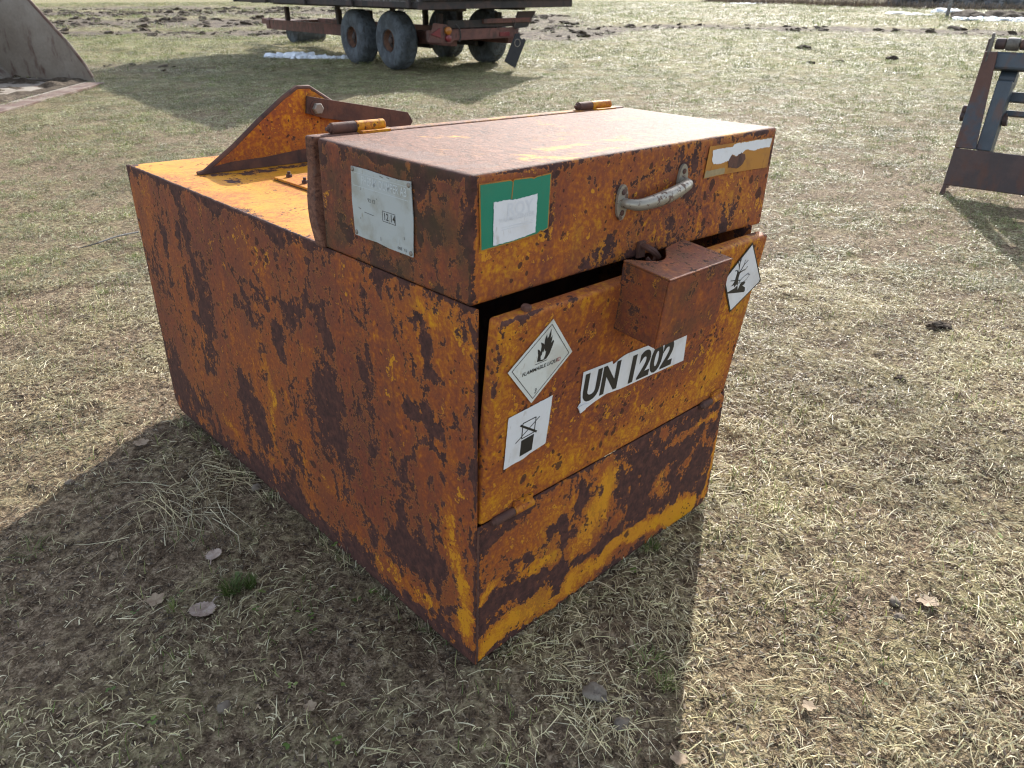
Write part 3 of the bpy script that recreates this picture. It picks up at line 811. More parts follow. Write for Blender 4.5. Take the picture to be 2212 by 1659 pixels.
rbox('inner_partition', (.0045, .345, .009), (W - .0045, .349, H - .006), .0014, .05, M_RUST, tank, [], None, .2, .001, 7)

def weld(name, a, b, r, n, parent):
    a = np.array(a, float); b = np.array(b, float); wr_ = random.Random(int(1e4 * (a.sum() + b.sum())))
    mb = MB(); pts_ = []; rad_ = []
    for i in range(n + 1):
        pts_.append(a + (b - a) * i / n + np.array([wr_.uniform(-1, 1) for _ in range(3)]) * r * .25); rad_.append(r * (.75 + .35 * (i % 2) + wr_.uniform(-.15, .15)))
    mb.tube(pts_, rad_, 6); return mb.build(name, [M_RUST], parent, smooth=True)
weld('weld_bead', (.004, -.0005, .006), (.004, -.0005, ZH - .004), .0022, 60, tank)
weld('weld_bead', (.003, .375, H + .001), (.003, L - .004, H + .001), .0024, 160, tank)

# --- lid
def top_rust(name):
    k = NT(name)
    p = k.obj(); fade = k.attr('fade'); wear = k.attr('wear')
    nF = k.noise(p, 150, 6, .7); nM = k.noise(p, 38, 6, .65, .6); nB = k.noise(p, 7, 6, .6); nL = k.noise(k.vm('MULTIPLY', p, (1, .5, 1)), 75, 5, .7, 1.2)
    base = k.ramp(k.m('ADD', k.m('MULTIPLY', nF, .45), k.m('MULTIPLY', nL, .55)), [(.38, (.035, .016, .012)), (.47, (.115, .050, .032)), (.58, (.185, .086, .055)), (.72, (.26, .14, .095))])
    yv = k.m('SUBTRACT', k.m('ADD', k.m('MULTIPLY', k.m('SUBTRACT', nB, .5), 1.7), k.m('MULTIPLY', k.m('SUBTRACT', nM, .5), 1.3)), k.m('MULTIPLY', fade, .50))
    ym = k.sstep(.10, .55, yv)
    col = k.mix(k.m('MULTIPLY', ym, .85), base, k.ramp(nL, [(.35, (.28, .10, .02)), (.6, (.52, .24, .025))]))
    wm = k.sstep(.30, .42, k.m('ADD', wear, k.m('MULTIPLY', k.m('SUBTRACT', nM, .5), 1.2)))
    col = k.mix(k.m('MULTIPLY', wm, .6), col, (.115, .070, .058))
    k.P('Base Color', col); k.P('Roughness', k.m('ADD', .60, k.m('MULTIPLY', nF, .28))); k.P('Specular IOR Level', .22)
    k.bump(k.m('ADD', nF, nL), .5, .0022)
    return k.mat
LZ0 = H + .003; LZ1 = H + LID_H
def lid_warp(c):
    c = c.copy()
    # sagging lower edge and a slight twist of the thin sheet
    u = (c[:, 0] - LX0) / (LX1 - LX0); v = (c[:, 2] - LZ0) / (LZ1 - LZ0)
    c[:, 2] += (1 - v) * (.004 * np.sin(u * 3.1)) - (1 - v) * .010 * u
    c[:, 2] -= v * .006 * np.exp(-((u - .5) / .35) ** 2) * sstep(.0, .2, np.minimum(c[:, 1], LD - c[:, 1]))
    return c
lid = rbox('lid', (LX0, LY0, LZ0), (LX1, LD, LZ1), .006, (.006, .006, .006), [M_LID][0], tank,
           [(1, -1, (0, 2), STROKES['lidfront']), (0, -1, (1, 2), STROKES['lidleft']), (2, 1, (0, 1), STROKES['lidtop'])], lid_warp, .38, .0016, 10)
# side and top of the lid have their own weathering
lid.data.materials.append(M_LIDSIDE)
M_LIDTOP = top_rust('weathered_lid_top')
lid.data.materials.append(M_LIDTOP)
_nf = len(lid.data.polygons)
_nrm = np.zeros(_nf * 3, dtype=np.float32); lid.data.polygons.foreach_get('normal', _nrm); _nrm = _nrm.reshape(-1, 3)
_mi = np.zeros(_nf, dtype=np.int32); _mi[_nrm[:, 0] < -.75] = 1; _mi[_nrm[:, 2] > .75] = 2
lid.data.polygons.foreach_set('material_index', _mi)

# frame strip behind the lid, its left end bent open
def rear_warp(c):
    c = c.copy()
    x, y, z = c[:, 0].copy(), c[:, 1].copy(), c[:, 2].copy()
    e = 1 - sstep(.0, .035, x - LX0)
    t = np.clip((z - H) / LID_H, 0, 1)
    prof = np.interp(t, [0, .12, .28, .45, .62, .82, 1], [.0, .002, .007, .012, .0125, .007, .0])
    c[:, 1] += e * prof * 1.3
    c[:, 0] -= e * .004 * np.sin(t * 7)
    return c
rbox('lid_rear_frame', (LX0 - .002, LD + .003, H + .001), (LX1, LD + .026, LZ1 + .001), .004, (.006, .006, .006), M_LIDTOP, tank,
     [(2, 1, (0, 1), [('f', -.5, .03, [(.1, .36), (.6, .36)])])], rear_warp, .45, .001, 11)

def hinge_barrel(name, a, b, r, parent, split=.45):
    mb = MB()
    a = np.array(a); b = np.array(b); d = (b - a) / np.linalg.norm(b - a); ln = np.linalg.norm(b - a)
    mb.lathe([(.0, -.008), (r * .35, -.008), (r * .42, -.004), (r * .7, -.003), (r * .75, .0), (r, .001), (r * 1.02, ln * split - .001)], a, d, 16, 0)
    mb.lathe([(r * .85, ln * split), (r, ln * split + .001), (r, ln - .001), (r * .9, ln)], a, d, 16, 1)
    c = a + d * ln * split
    mb.obox(c + np.array([0, -.02, -r * 1.0]), d * ln * (1 - split), (0, .02, 0), (0, 0, .004), 1)
    return mb.build(name, [M_RUST, M_YELLOW], parent, smooth=True)
hinge_barrel('hinge', (.030, .364, LZ1 + .008), (.125, .364, LZ1 + .008), .0085, lid)
hinge_barrel('hinge', (.588, .364, LZ1 + .007), (.684, .364, LZ1 + .007), .0085, lid, .4)

# --- handle
def arc_tube(mb, pts, rads, n=5, seg=12, mi=0):
    P = np.array(pts, float); out = []; rr = []
    for i in range(len(P) - 1):
        p0 = P[max(i - 1, 0)]; p1 = P[i]; p2 = P[i + 1]; p3 = P[min(i + 2, len(P) - 1)]
        for t in np.linspace(0, 1, n, endpoint=(i == len(P) - 2)):
            out.append(.5 * ((2 * p1) + (-p0 + p2) * t + (2 * p0 - 5 * p1 + 4 * p2 - p3) * t * t + (-p0 + 3 * p1 - 3 * p2 + p3) * t ** 3))
            rr.append(rads[i] * (1 - t) + rads[i + 1] * t)
    mb.tube(out, rr, seg, mi)
hx0, hx1, hz0, hz1 = .286, .436, .716, .729
mb = MB()
for cx, cz in ((hx0, hz0), (hx1, hz1)):
    prof = [(.0125 * math.cos(a) , .026 * math.sin(a)) for a in np.linspace(0, 2 * math.pi, 22, endpoint=False)]
    mb.prism([(cx + px, cz + pz) for px, pz in prof], (0, LY0, 0), (1, 0, 0), (0, 0, 1), (0, -1, 0), .0, .004)
arc_tube(mb, [(hx0 + .002, LY0 - .003, hz0), (hx0 + .004, LY0 - .014, hz0 - .001), (hx0 + .022, LY0 - .024, hz0 - .002), ((hx0 + hx1) / 2, LY0 - .027, (hz0 + hz1) / 2 - .004),
              (hx1 - .022, LY0 - .024, hz1 - .002), (hx1 - .004, LY0 - .014, hz1 - .001), (hx1 - .002, LY0 - .003, hz1)], [.0070, .0075, .0090, .0108, .0090, .0075, .0070], 6, 14)
mb.build('handle', [M_HANDLE], lid, smooth=True)
for cx, cz in ((hx0, hz0 + .015), (hx0, hz0 - .015), (hx1, hz1 + .015), (hx1, hz1 - .015)):
    MB().lathe([(.0042, 0), (.0042, .0012), (.003, .0018)], (cx, LY0 - .004, cz), (0, -1, 0), 12).build('screw', [M_RUST], lid, smooth=True)

# --- latch tab
mb = MB()
mb.box((.336, LY0 - .006, .623), (.352, LY0 - .0005, .648))
arc_tube(mb, [(.344, LY0 - .004, .642), (.345, LY0 - .016, .640), (.350, LY0 - .026, .634), (.356, LY0 - .030, .626)], [.005, .0055, .0055, .0045], 4, 8)
mb.tube([(.350, LY0 - .012, .622), (.350, LY0 - .024, .616), (.352, LY0 - .026, .628)], .0035, 8)
mb.build('latch', [M_RUST], lid, smooth=True)

# --- door (tray with folded edges), swung out at the top
SD, CD = math.sin(TH), math.cos(TH)
def door_frame(c):
    """u, w (outwards is -), v  ->  tank coordinates"""
    u, w, v = c[:, 0], -c[:, 1], c[:, 2]
    return np.stack([u, .0005 - v * SD - w * CD, ZH + v * CD - w * SD], 1)
DU0, DU1, DV1 = .009, W, .336
door_strokes = [(1, -1, (0, 2), STROKES['door'])]
door = rbox('door', (DU0, -.0005, -.0004), (DU1, .024, DV1), .006, (.0055, .008, .0055), M_DOOR, tank, door_strokes, None, .22, .0018, 12, frame=door_frame)
DO = np.array([0, .0005, ZH]); DU = np.array([1., 0, 0]); DV = np.array([0, -SD, CD]); DN = np.array([0, -CD, -SD])
def dpt(u, v, w): return DO + DU * u + DV * v + DN * w
def hinge_door(u0, u1, um, flip):
    mb = MB()
    a = dpt(u0, -.001, .004); ln = u1 - u0
    mb.lathe([(.004, -.006), (.005, -.002), (.0075, 0), (.0075, um - u0 - .001)], a, (1, 0, 0), 14, 0)
    mb.lathe([(.0078, um - u0), (.0078, ln), (.005, ln + .001)], a, (1, 0, 0), 14, 1)
    c0, c1 = (um, u1)
    mb.obox(dpt(c0, -.001, .0015), DU * (c1 - c0), DV * .017, DN * .004, 1)
    return mb.build('hinge', [M_RUST, M_YELLOW], door, smooth=True)
hinge_door(.034, .114, .074, False)
hinge_door(.590, .655, .622, True)
MB().lathe([(.0075, 0), (.0075, .006), (.006, .0075)], dpt(.066, DV1 - .001, -.012), DV, 6).build('bolt', [M_RUST], door)

# --- hood box on the door, its top sheet cut out round the latch
BU0, BU1, BV0, BV1, BW = .250, .412, .262, .371, .080
mb = MB()
T = .003
top = [(BU0, BW), (BU0, -.004)]
for a in np.linspace(0, 1, 14):           # curved cut-out at the back edge
    u = BU0 + .006 + a * .10
    w = -.004 + .036 * (math.sin(math.pi * min(1, max(0, (a - .02) / .96))) ** 1.2) * (1 - .35 * a)
    top.append((u, w))
top += [(BU1, -.012), (BU1, BW)]
mb.prism(top[::-1], dpt(0, BV1, 0), DU, DN, DV, -T, 0, 0)
def slab(poly, O, U, V, N, th, mi=0): mb.prism(poly, O, U, V, N, -th, 0, mi)
slab([(BU0 + .0005, BV0), (BU1 - .0005, BV0), (BU1 - .0005, BV1 - T - .0002), (BU0 + .0005, BV1 - T - .0002)], dpt(0, 0, BW - .0008), DU, DV, DN, T)
# left and right cheeks
mb.prism([(.0, BV0 + .0004), (BW - T - .001, BV0 + .0004), (BW - T - .001, BV1 - T - .0002), (-.004, BV1 - T - .0002)][::-1], dpt(BU0 + .0008, 0, 0), DN, DV, -DU, -T, 0, 0)
mb.prism([(.0, BV0 + .0004), (BW - T - .001, BV0 + .0004), (BW - T - .001, BV1 - T - .0002), (-.012, BV1 - T - .0002)], dpt(BU1 - .0008, 0, 0), DN, DV, DU, -T, 0, 0)
mb.prism([(BU0 + .004, .0), (BU1 - .004, .0), (BU1 - .004, BW - T - .001), (BU0 + .004, BW - T - .001)], dpt(0, BV0 + .0035, 0), DU, DN, DV, -T, 0, 0)
hood = mb.build('nozzle_hood', [M_BOXP], door, bevel=.0016)
hood["label"] = 'brown rusty box hood welded to the door'

# --- lifting bracket on the deck
GY = 1.012
gp = [(.082, .0), (.098, .003), (.171, .049), (.240, .101), (.300, .142), (.340, .165), (.371, .166), (.418, .137), (.48, .100), (.56, .045), (.62, .0)]
mb = MB()
mb.prism([(x, z) for x, z in gp], (0, GY, H + .001), (1, 0, 0), (0, 0, 1), (0, -1, 0), -.006, .006)
# dense copy for the painted wear is not needed: the material varies by itself
gus = mb.build('lifting_bracket', [M_GUSSET], tank, bevel=.001)
# weld bead and worn rim along the edge
mb = MB()
mb.tube([(x, GY, H + .001 + z + .0006 * math.sin(x * 300)) for x, z in gp[:10]], .0067, 8)
mb.build('rim', [M_RUST], gus, smooth=True)
mb = MB()
mb.prism([(.082, 0), (.60, 0), (.60, .03), (.45, .034), (.33, .030), (.24, .022), (.16, .020), (.12, .014)], (0, GY - .0062, H + .001), (1, 0, 0), (0, 0, 1), (0, -1, 0), 0, .0012)
mb.build('rust_scale', [M_RUST], gus)
mb = MB()
AY = GY - .0095
mb.prism([(.352, .112), (.358, .150), (.645, .097), (.66, .074), (.645, .054), (.40, .098)], (0, AY, H), (1, 0, 0), (0, 0, 1), (0, -1, 0), .0, .008)
arm = mb.build('drawbar_arm', [M_RUST], gus, bevel=.0008)
MB().lathe([(.0135, 0), (.0135, .011), (.011, .013)], (.379, AY - .008, H + .122), (0, -1, 0), 6).build('bolt', [M_BOLT], gus)
MB().lathe([(.018, 0), (.018, .003)], (.379, AY - .0081, H + .122), (0, -1, 0), 20).build('washer', [M_RUST], gus, smooth=True)

# --- inspection plate with bolts on the deck
mb = MB(); mb.box((.186, .716, H + .0012), (.42, .868, H + .0062))
ipl = mb.build('inspection_plate', [M_YELLOW], tank, bevel=.0008)
mb = MB(); mb.box((.1855, .7155, H + .0004), (.4205, .8685, H + .0011)); mb.build('gasket', [M_DARK], ipl)
for bx, by in ((.212, .848), (.206, .772), (.290, .850), (.262, .738)):
    mb = MB(); mb.lathe([(.0065, 0), (.0065, .006)], (bx, by, H + .0063), (0, 0, 1), 6); mb.lathe([(.0035, .006), (.0035, .011), (.0028, .012)], (bx, by, H + .0063), (0, 0, 1), 10)
    mb.build('bolt', [M_RUST], ipl)

# ------------------------------------------------------------------ labels
rng = random.Random(5)
def jag(poly, amp, step=.004, keep=()):
    out = []
    n = len(poly)
    for i in range(n):
        a = np.array(poly[i]); b = np.array(poly[(i + 1) % n]); ln = np.linalg.norm(b - a)
        k_ = 1 if i in keep else max(1, int(ln / step))
        for j in range(k_):
            p = a + (b - a) * (j / k_)
            if j: p = p + np.array([rng.uniform(-1, 1), rng.uniform(-1, 1)]) * amp
            out.append(tuple(p))
    return out
def area(poly):
    return sum(poly[i][0] * poly[(i + 1) % len(poly)][1] - poly[(i + 1) % len(poly)][0] * poly[i][1] for i in range(len(poly)))
class Sheet:
    def __init__(s, O, U, V, N): s.O, s.U, s.V, s.N = map(np.array, (O, U, V, N)); s.mb = MB(); s.mats = []; s.h = .0006
    def mi(s, m):
        if m not in s.mats: s.mats.append(m)
        return s.mats.index(m)
    def poly(s, poly, mat, h=None, th=.0002):
        if area(poly) < 0: poly = poly[::-1]
        h = s.h if h is None else h
        s.mb.prism(poly, s.O, s.U, s.V, s.N, h - th, h, s.mi(mat))
    def line(s, a, b, w, mat, h):
        a = np.array(a); b = np.array(b); d = b - a; d = d / np.linalg.norm(d); n = np.array([-d[1], d[0]]) * w / 2
        s.poly([tuple(a - n), tuple(b - n), tuple(b + n), tuple(a + n)], mat, h)
    def ring(s, poly, w, mat, h):
        for i in range(len(poly)):
            s.line(poly[i], poly[(i + 1) % len(poly)], w, mat, h)
    def text(s, body, origin, ex, ey, mat, h, bold=0.0, align='LEFT'):
        """ex, ey: 2-d vectors of one em along and up"""
        cu = bpy.data.curves.new('t', 'FONT'); cu.body = body; cu.size = 1.0; cu.offset = bold; cu.align_x = align; cu.resolution_u = 4
        ob = bpy.data.objects.new('t', cu)
        me = bpy.data.meshes.new_from_object(ob)
        ex = np.array(ex); ey = np.array(ey)
        P2 = [np.array(origin) + ex * v.co.x + ey * v.co.y for v in me.vertices]
        s.mb.add([s.O + s.U * p[0] + s.V * p[1] + s.N * h for p in P2], [tuple(p.vertices) for p in me.polygons], s.mi(mat))
        bpy.data.objects.remove(ob); bpy.data.curves.remove(cu); bpy.data.meshes.remove(me)
    def build(s, name, parent, label=None):
        o = s.mb.build(name, s.mats, parent)
        if label: o["label"] = label
        return o

# flammable liquid diamond
sh = Sheet(DO, DU, DV, DN); sh.h = .0028
cx, cz = .0935, .2555; rx, rz = .0645, .0640
dia = lambda k: [(cx, cz + rz * k), (cx + rx * k, cz - .001), (cx - .008 * k, cz - rz * k), (cx - rx * k, cz + .003)]
dia = lambda k: [(cx + .013 * k, cz + .0625 * k), (cx + rx * k, cz - .003 * k), (cx - .0095 * k, cz - rz * k), (cx - rx * k, cz + .0035 * k)]
sh.poly(dia(1), M_CREAM)
sh.ring(dia(.88), .0010, M_BLACK, sh.h + .0003)
h2 = sh.h + .0004
fl = [(-.020, .000), (-.019, .012), (-.022, .026), (-.016, .022), (-.0135, .018), (-.013, .030), (-.016, .038), (-.009, .034), (-.006, .030), (-.006, .042), (-.003, .050), (.0005, .040), (.003, .046),
      (.007, .058), (.0085, .046), (.0075, .038), (.012, .044), (.0125, .036), (.0105, .028), (.016, .034), (.0185, .030), (.0145, .018), (.011, .008), (.004, .000), (-.006, -.002)]
fx = lambda p, s=.78: (cx + .006 + p[0] * s, cz + .003 + p[1] * s)
sh.poly([fx(p) for p in fl], M_BLACK, h2)
fw = [(-.011, .002), (-.012, .009), (-.0095, .012), (-.009, .018), (-.0065, .015), (-.0045, .022), (-.003, .015), (-.0005, .017), (-.001, .009), (-.004, .001)]
sh.poly([fx(p) for p in fw], M_CREAM, h2 + .0003)
sh.line(fx((-.023, -.0045)), fx((.007, -.0035)), .0008, M_BLACK, h2)
sh.text('FLAMMABLE LIQU', (cx - .0365, cz - .012), (.0086, .0003), (0.001, .0086), M_BLACK, h2, .012)
sh.text('ID', (cx + .0315, cz - .0096), (.0086, .0003), (0.001, .0086), M_REDPRINT, h2, .012)
sh.text('3', (cx - .0075, cz - .0485), (.011, 0), (.001, .011), M_BLACK, h2, .01)
sh.build('flammable_liquid_label', door, 'white diamond label with a black flame, FLAMMABLE LIQUID 3')

# crossed jerrycan square
sh = Sheet(DO, DU, DV, DN); sh.h = .0027
q = [(.041, .182), (.129, .189), (.129, .105), (.1275, .103), (.110, .1005), (.095, .0985), (.085, .095), (.043, .092)]
sh.poly(jag(q, .0004, .006), M_WHITE)
h2 = sh.h + .0003
sh.ring([(.072, .1615), (.0985, .163), (.0985, .1365), (.073, .1345)], .0016, M_BLACK, h2)
sh.line((.061, .131), (.1065, .161), .0014, M_BLACK, h2 + .0001)
sh.line((.067, .160), (.104, .135), .0034, M_BLACK, h2 + .0002)
sh.poly([(.073, .131), (.099, .133), (.0985, .1045), (.0735, .1025)], M_BLACK, h2)
sh.build('crossed_square_label', door, 'white square label with a crossed-out box over a black box')

# UN number
sh = Sheet(DO, DU, DV, DN); sh.h = .0027
q = [(.193, .206), (.262, .2035), (.2645, .1975), (.268, .197), (.280, .202), (.290, .2045), (.300, .2055), (.355, .2035), (.372, .2025), (.374, .199), (.43, .196), (.469, .195), (.479, .136), (.420, .1375), (.36, .139), (.30, .140), (.262, .1435), (.235, .139), (.201, .130), (.197, .1375), (.193, .1435), (.196, .1475), (.199, .150), (.1945, .170), (.194, .186)]
sh.poly(q, M_WHITE)
h2 = sh.h + .0003
sh.text('UN', (.1985, .1500), (.0600, -.0008), (.000, .0690), M_BLACK, h2, .042)
sh.text('1202', (.3060, .1462), (.0655, -.0008), (.000, .0690), M_BLACK, h2, .042)
# curled flap at the torn left corner
sh.poly([(.193, .1435), (.197, .1375), (.201, .130), (.212, .1335), (.218, .1425), (.206, .1455)], M_WHITE, h2 + .0012)
sh.build('un_number_label', door, 'torn white strip lettered UN 1202')

# environment hazard diamond
sh = Sheet(DO, DU, DV, DN); sh.h = .0028
q = [(.6202, .3315), (.6925, .2455), (.6915, .2395), (.6040, .1985), (.5575, .2645), (.5545, .2790), (.5600, .2850)]
cxe, cze = .6175, .263
q2 = [(cxe + (x - cxe) * .93, cze + (z - cze) * .93) for x, z in q]
sh.poly(q, M_BLACK); sh.poly(q2, M_WHITE, sh.h + .0003)
h2 = sh.h + .0005
ox, oz = .606, .222
E = lambda pts: [(.6115 + 1.3 * a - .10 * b, .2335 + .82 * b - .24 * a) for a, b in pts]
sh.poly(E([(-.030, .006), (-.022, .010), (-.010, .016), (-.004, .022), (.000, .012), (.004, .026), (.012, .032), (.018, .030), (.016, .024), (.011, .021), (.020, .016), (.022, .008), (.020, .004), (-.026, .004)]), M_BLACK, h2)
sh.poly(E([(-.013, .044), (-.014, .034), (-.017, .027), (-.022, .021), (-.014, .024), (-.011, .018), (-.008, .025), (.0, .022), (-.004, .030), (-.005, .044), (-.003, .056), (-.0115, .056)]), M_BLACK, h2 + .0001)
for a, b, w in (((-.008, .055), (-.010, .084), .0024), ((-.0095, .068), (-.014, .078), .0014), ((-.010, .076), (-.0065, .087), .0012), ((-.005, .054), (.004, .073), .0024), ((.004, .073), (.004, .084), .0013), ((.004, .073), (.013, .083), .0014),
                ((-.005, .053), (.004, .059), .0026), ((.004, .059), (.009, .060), .0020), ((.009, .060), (.015, .068), .0014), ((-.010, .054), (-.014, .060), .0020), ((-.014, .060), (-.019, .058), .0016)):
    sh.line(E([a])[0], E([b])[0], w, M_BLACK, h2 + .0002)
sh.line(E([(-.026, .035)])[0], E([(.004, .035)])[0], .0016, M_BLACK, h2 + .0003)
fish = [(-.002, .028), (.002, .036), (.010, .044), (.018, .049), (.021, .052), (.0205, .048), (.026, .049), (.022, .042), (.018, .036), (.010, .030)]
sh.poly(E(fish), M_WHITE, h2 + .0004); sh.ring(E(fish), .0010, M_BLACK, h2 + .0005)
sh.poly(E([(-.004, .027), (.002, .026), (-.001, .012)]), M_WHITE, h2 + .0004)
sh.build('environment_hazard_label', door, 'black-edged white diamond with a dead tree and fish, at the door edge')

# lid labels
FN = (0, -1, 0)
sh = Sheet((0, LY0, 0), (1, 0, 0), (0, 0, 1), FN); sh.h = .0022
q = [(.009, .7755), (.060, .7745), (.0635, .7715), (.066, .7745), (.095, .7735), (.100, .7720), (.106, .7735), (.131, .7745), (.130, .7045), (.121, .702), (.117, .7035), (.110, .7000), (.060, .6970), (.012, .6955)]
bor = [(cx_ + (x_ - cx_) * 1.03, cz_ + (z_ - cz_) * 1.04) for (x_, z_) in q for cx_, cz_ in [(.07, .736)]]
sh.poly(bor, M_OCHRE, .0018); sh.poly(q, M_GREEN, .0021)
sh.line((.0635, .7725), (.0615, .752), .0012, M_OCHRE, .0024)
sh.build('green_label', lid, 'green square label with an ochre edge')
sh = Sheet((0, LY0, 0), (1, 0, 0), (0, 0, 1), FN); sh.h = .0030
q = jag([(.0305, .7520), (.050, .7522), (.070, .7505), (.090, .7515), (.107, .7530), (.106, .7025), (.085, .7000), (.06, .6985), (.031, .6980)], .0005, .003)
sh.poly(q, M_WHITE)
sh.text('ROY', (.053, .7320), (.0225, .0000), (0, .0225), M_GHOST, .0033, .02)
sh.text('V\u00c4RMECENTER', (.040, .7250), (.0091, .0002), (0, .0078), M_GHOST, .0033, .01)
for zz in (.7195, .7165): sh.line((.044, zz - .001), (.100, zz), .0009, M_GHOST, .0033)
sh.build('white_label', lid, 'torn white paper stuck over the green label')
sh = Sheet((0, LY0, 0), (1, 0, 0), (0, 0, 1), FN)
sh.poly([(.505, .7745), (.708, .7725), (.706, .7200), (.640, .7225), (.560, .7245), (.4985, .7240)], M_OCHRE, .0016)
sh.poly(jag([(.502, .7360), (.560, .7355), (.560, .7255), (.500, .7255)], .0008), M_GREYRES, .0019)
sh.poly(jag([(.515, .7680), (.575, .7680), (.580, .7720), (.640, .7720), (.704, .7710), (.702, .7560), (.670, .7570), (.650, .7550), (.620, .7590), (.606, .7530), (.590, .7510), (.576, .7560), (.570, .7460), (.540, .7440), (.522, .7450), (.516, .7520)], .0009, .003), M_WHITE, .0022)
sh.poly(jag([(.566, .7440), (.574, .7540), (.590, .7500), (.606, .7560), (.618, .7520), (.622, .7440), (.612, .7340), (.596, .7300), (.580, .7330), (.570, .7340)], .0012, .004), M_RUST, .0025)
sh.build('peeled_label', lid, 'peeled label remnant, white paper over ochre glue with a rust hole')

# name plate on the left side of the lid
sh = Sheet((LX0, 0, 0), (0, -1, 0), (0, 0, 1), (-1, 0, 0)); sh.h = .0030
PZ = lambda t: .7635 - .001 * t
def pp(a, b):   # a to the right 0..1, b down 0..1 -> (-y, z)
    y = .258 + (.121 - .258) * a; z = .7625 + (.6625 - .7625) * b
    return (-y, z)
mb_poly = [pp(0, .005), pp(.25, 0), pp(.6, .015), pp(.8, .02), pp(1, 0), pp(1.02, .5), pp(1.0, 1), pp(.6, 1.0), pp(.4, .975), pp(.2, .985), pp(.0, .975), pp(-.02, .5)]
sh.poly(mb_poly, M_PLATE, .0030, .0012)
sx = .137; sz = .100
h2 = .0033
sh.text('FHERM. DUMPER AB', pp(.175, .215), (.0145 * .80, 0), (0, .0165), M_PLGHOST, h2, .01)
sh.line(pp(.03, .26), pp(.95, .26), .0006, M_PLGHOST, h2); sh.line(pp(.06, .08), pp(.93, .08), .0006, M_PLGHOST, h2)
sh.text('92 12', pp(.27, .44), (.0080, 0), (0, .0075), M_PLPRINT, h2, .0)
sh.line(pp(.20, .60), pp(.36, .61), .0007, M_PLPRINT, h2)
sh.ring([pp(.52, .50), pp(.73, .50), pp(.735, .64), pp(.52, .64)], .0007, M_PLPRINT, h2)
sh.text('12 14', pp(.535, .615), (.0118, 0), (0, .0140), M_BLACK, h2, .012)
sh.text('3', pp(.86, .80), (.006, 0), (0, .006), M_PLPRINT, h2)
sh.text('008  Y6', pp(.755, .96), (.0066, 0), (0, .0060), M_PLPRINT, h2)
for a_, b_, c_, d_ in ((.16, .27, .16, .30), (.10, .56, .14, .57), (.42, .36, .43, .37), (.47, .88, .47, .93), (.12, .70, .13, .72), (.5, .035, .56, .05), (.62, .03, .66, .04)):
    sh.line(pp(a_, b_), pp(c_, d_), .0008, M_PLPRINT, h2)
sh.build('name_plate', lid, 'pale riveted name plate with faded letters')
for a_, b_ in ((.03, .04), (.97, .05), (.03, .93), (.97, .955)):
    y_, z_ = pp(a_, b_)
    MB().lathe([(.0034, 0), (.0034, .001), (.0022, .002)], (LX0 - .0030, -y_, z_), (-1, 0, 0), 12).build('rivet', [M_BOLT], lid, smooth=True)

# ------------------------------------------------------------------ flat-bed trailer
M_TYRE = mottled('dusty_tyre_rubber', (.060, .067, .075), (.10, .115, .13), (.045, .047, .050), 9, .85)
M_RIM = mottled('rusty_rim', (.13, .06, .038), (.17, .085, .05), (.07, .04, .03), 18, .75)
M_TRRED = mottled('faded_red_brown_paint', (.110, .050, .040), (.165, .070, .055), (.06, .036, .030), 6, .75)
M_TRDARK = mottled('dark_trailer_steel', (.030, .026, .025), (.060, .038, .032), (.02, .018, .018), 5, .75)
M_TRWOOD = mottled('weathered_grey_boards', (.20, .19, .18), (.10, .09, .08), (.32, .31, .30), 10, .8)
M_RED = plain('red_reflector', (.14, .015, .018), .35, 0, .2, 60)
M_ORANGE = plain('orange_lamp', (.30, .10, .012), .3, 0, .2, 60)
M_FLAP = plain('black_rubber_flap', (.022, .022, .025), .8, 0, .3, 14)

TZ = float(gh(np.array([6.4]), np.array([8.5]))[0])
trailer = empty('farm_trailer', (5.98, 8.07, TZ), (0, 0, R(-6.096)))
tag(trailer, 'old brown flatbed trailer with tandem wheels and hanging mud flap', 'trailer')

def tr_wheel(x_out, y, sgn):
    """tyre + rim; x_out outer face, sgn -1: outer face looks to -x"""
    cx = x_out - sgn * .13
    mb = MB(); r = .345
    prof = [(.13, -.115), (.17, -.130), (.255, -.138), (.31, -.130), (.335, -.108), (.345, -.07), (.347, 0), (.345, .07), (.335, .108), (.31, .130), (.255, .138), (.17, .130), (.13, .115)]
    mb.lathe(prof, (cx, y, r), (1, 0, 0), 40, 0, caps=False)
    # tread lugs
    for i in range(36):
        an = 2 * math.pi * i / 36
        for s2 in (-1, 1):
            a = an + (.05 if s2 > 0 else 0)
            c = np.array([cx + s2 * .045, y + .344 * math.cos(a), r + .344 * math.sin(a)])
            t = np.array([0, -math.sin(a), math.cos(a)]); n = np.array([0, math.cos(a), math.sin(a)])
            mb.obox(c - t * .016 - np.array([.03, 0, 0]), np.array([.06, 0, 0]), t * .032, n * .008, 0)
    ty = mb.build('wheel', [M_TYRE], trailer, smooth=True)
    mb = MB()
    o = sgn
    mb.lathe([(.135, o * .128), (.138, o * .118), (.125, o * .09), (.115, o * .05), (.105, o * .03), (.07, o * .045), (.06, o * .06), (.0, o * .062)], (cx, y, r), (1, 0, 0), 32, 0, caps=False)
    mb.build('rim', [M_RIM], ty, smooth=True)
    mb = MB(); mb.lathe([(.098, o * .048), (.098, o * .056), (.06, o * .064), (.045, o * .066), (.045, o * .095), (.03, o * .105)], (cx, y, r), (1, 0, 0), 20)
    for i in range(5):
        a = 2 * math.pi * i / 5
        mb.lathe([(.011, o * .047), (.011, o * .066)], (cx, y + .082 * math.cos(a), r + .082 * math.sin(a)), (1, 0, 0), 6)
    mb.build('hub', [M_TRDARK], ty, smooth=True)
for xo, sg in ((-.14, -1), (1.60, 1)):
    for yy in (0.0, 1.0): tr_wheel(xo, yy, sg)
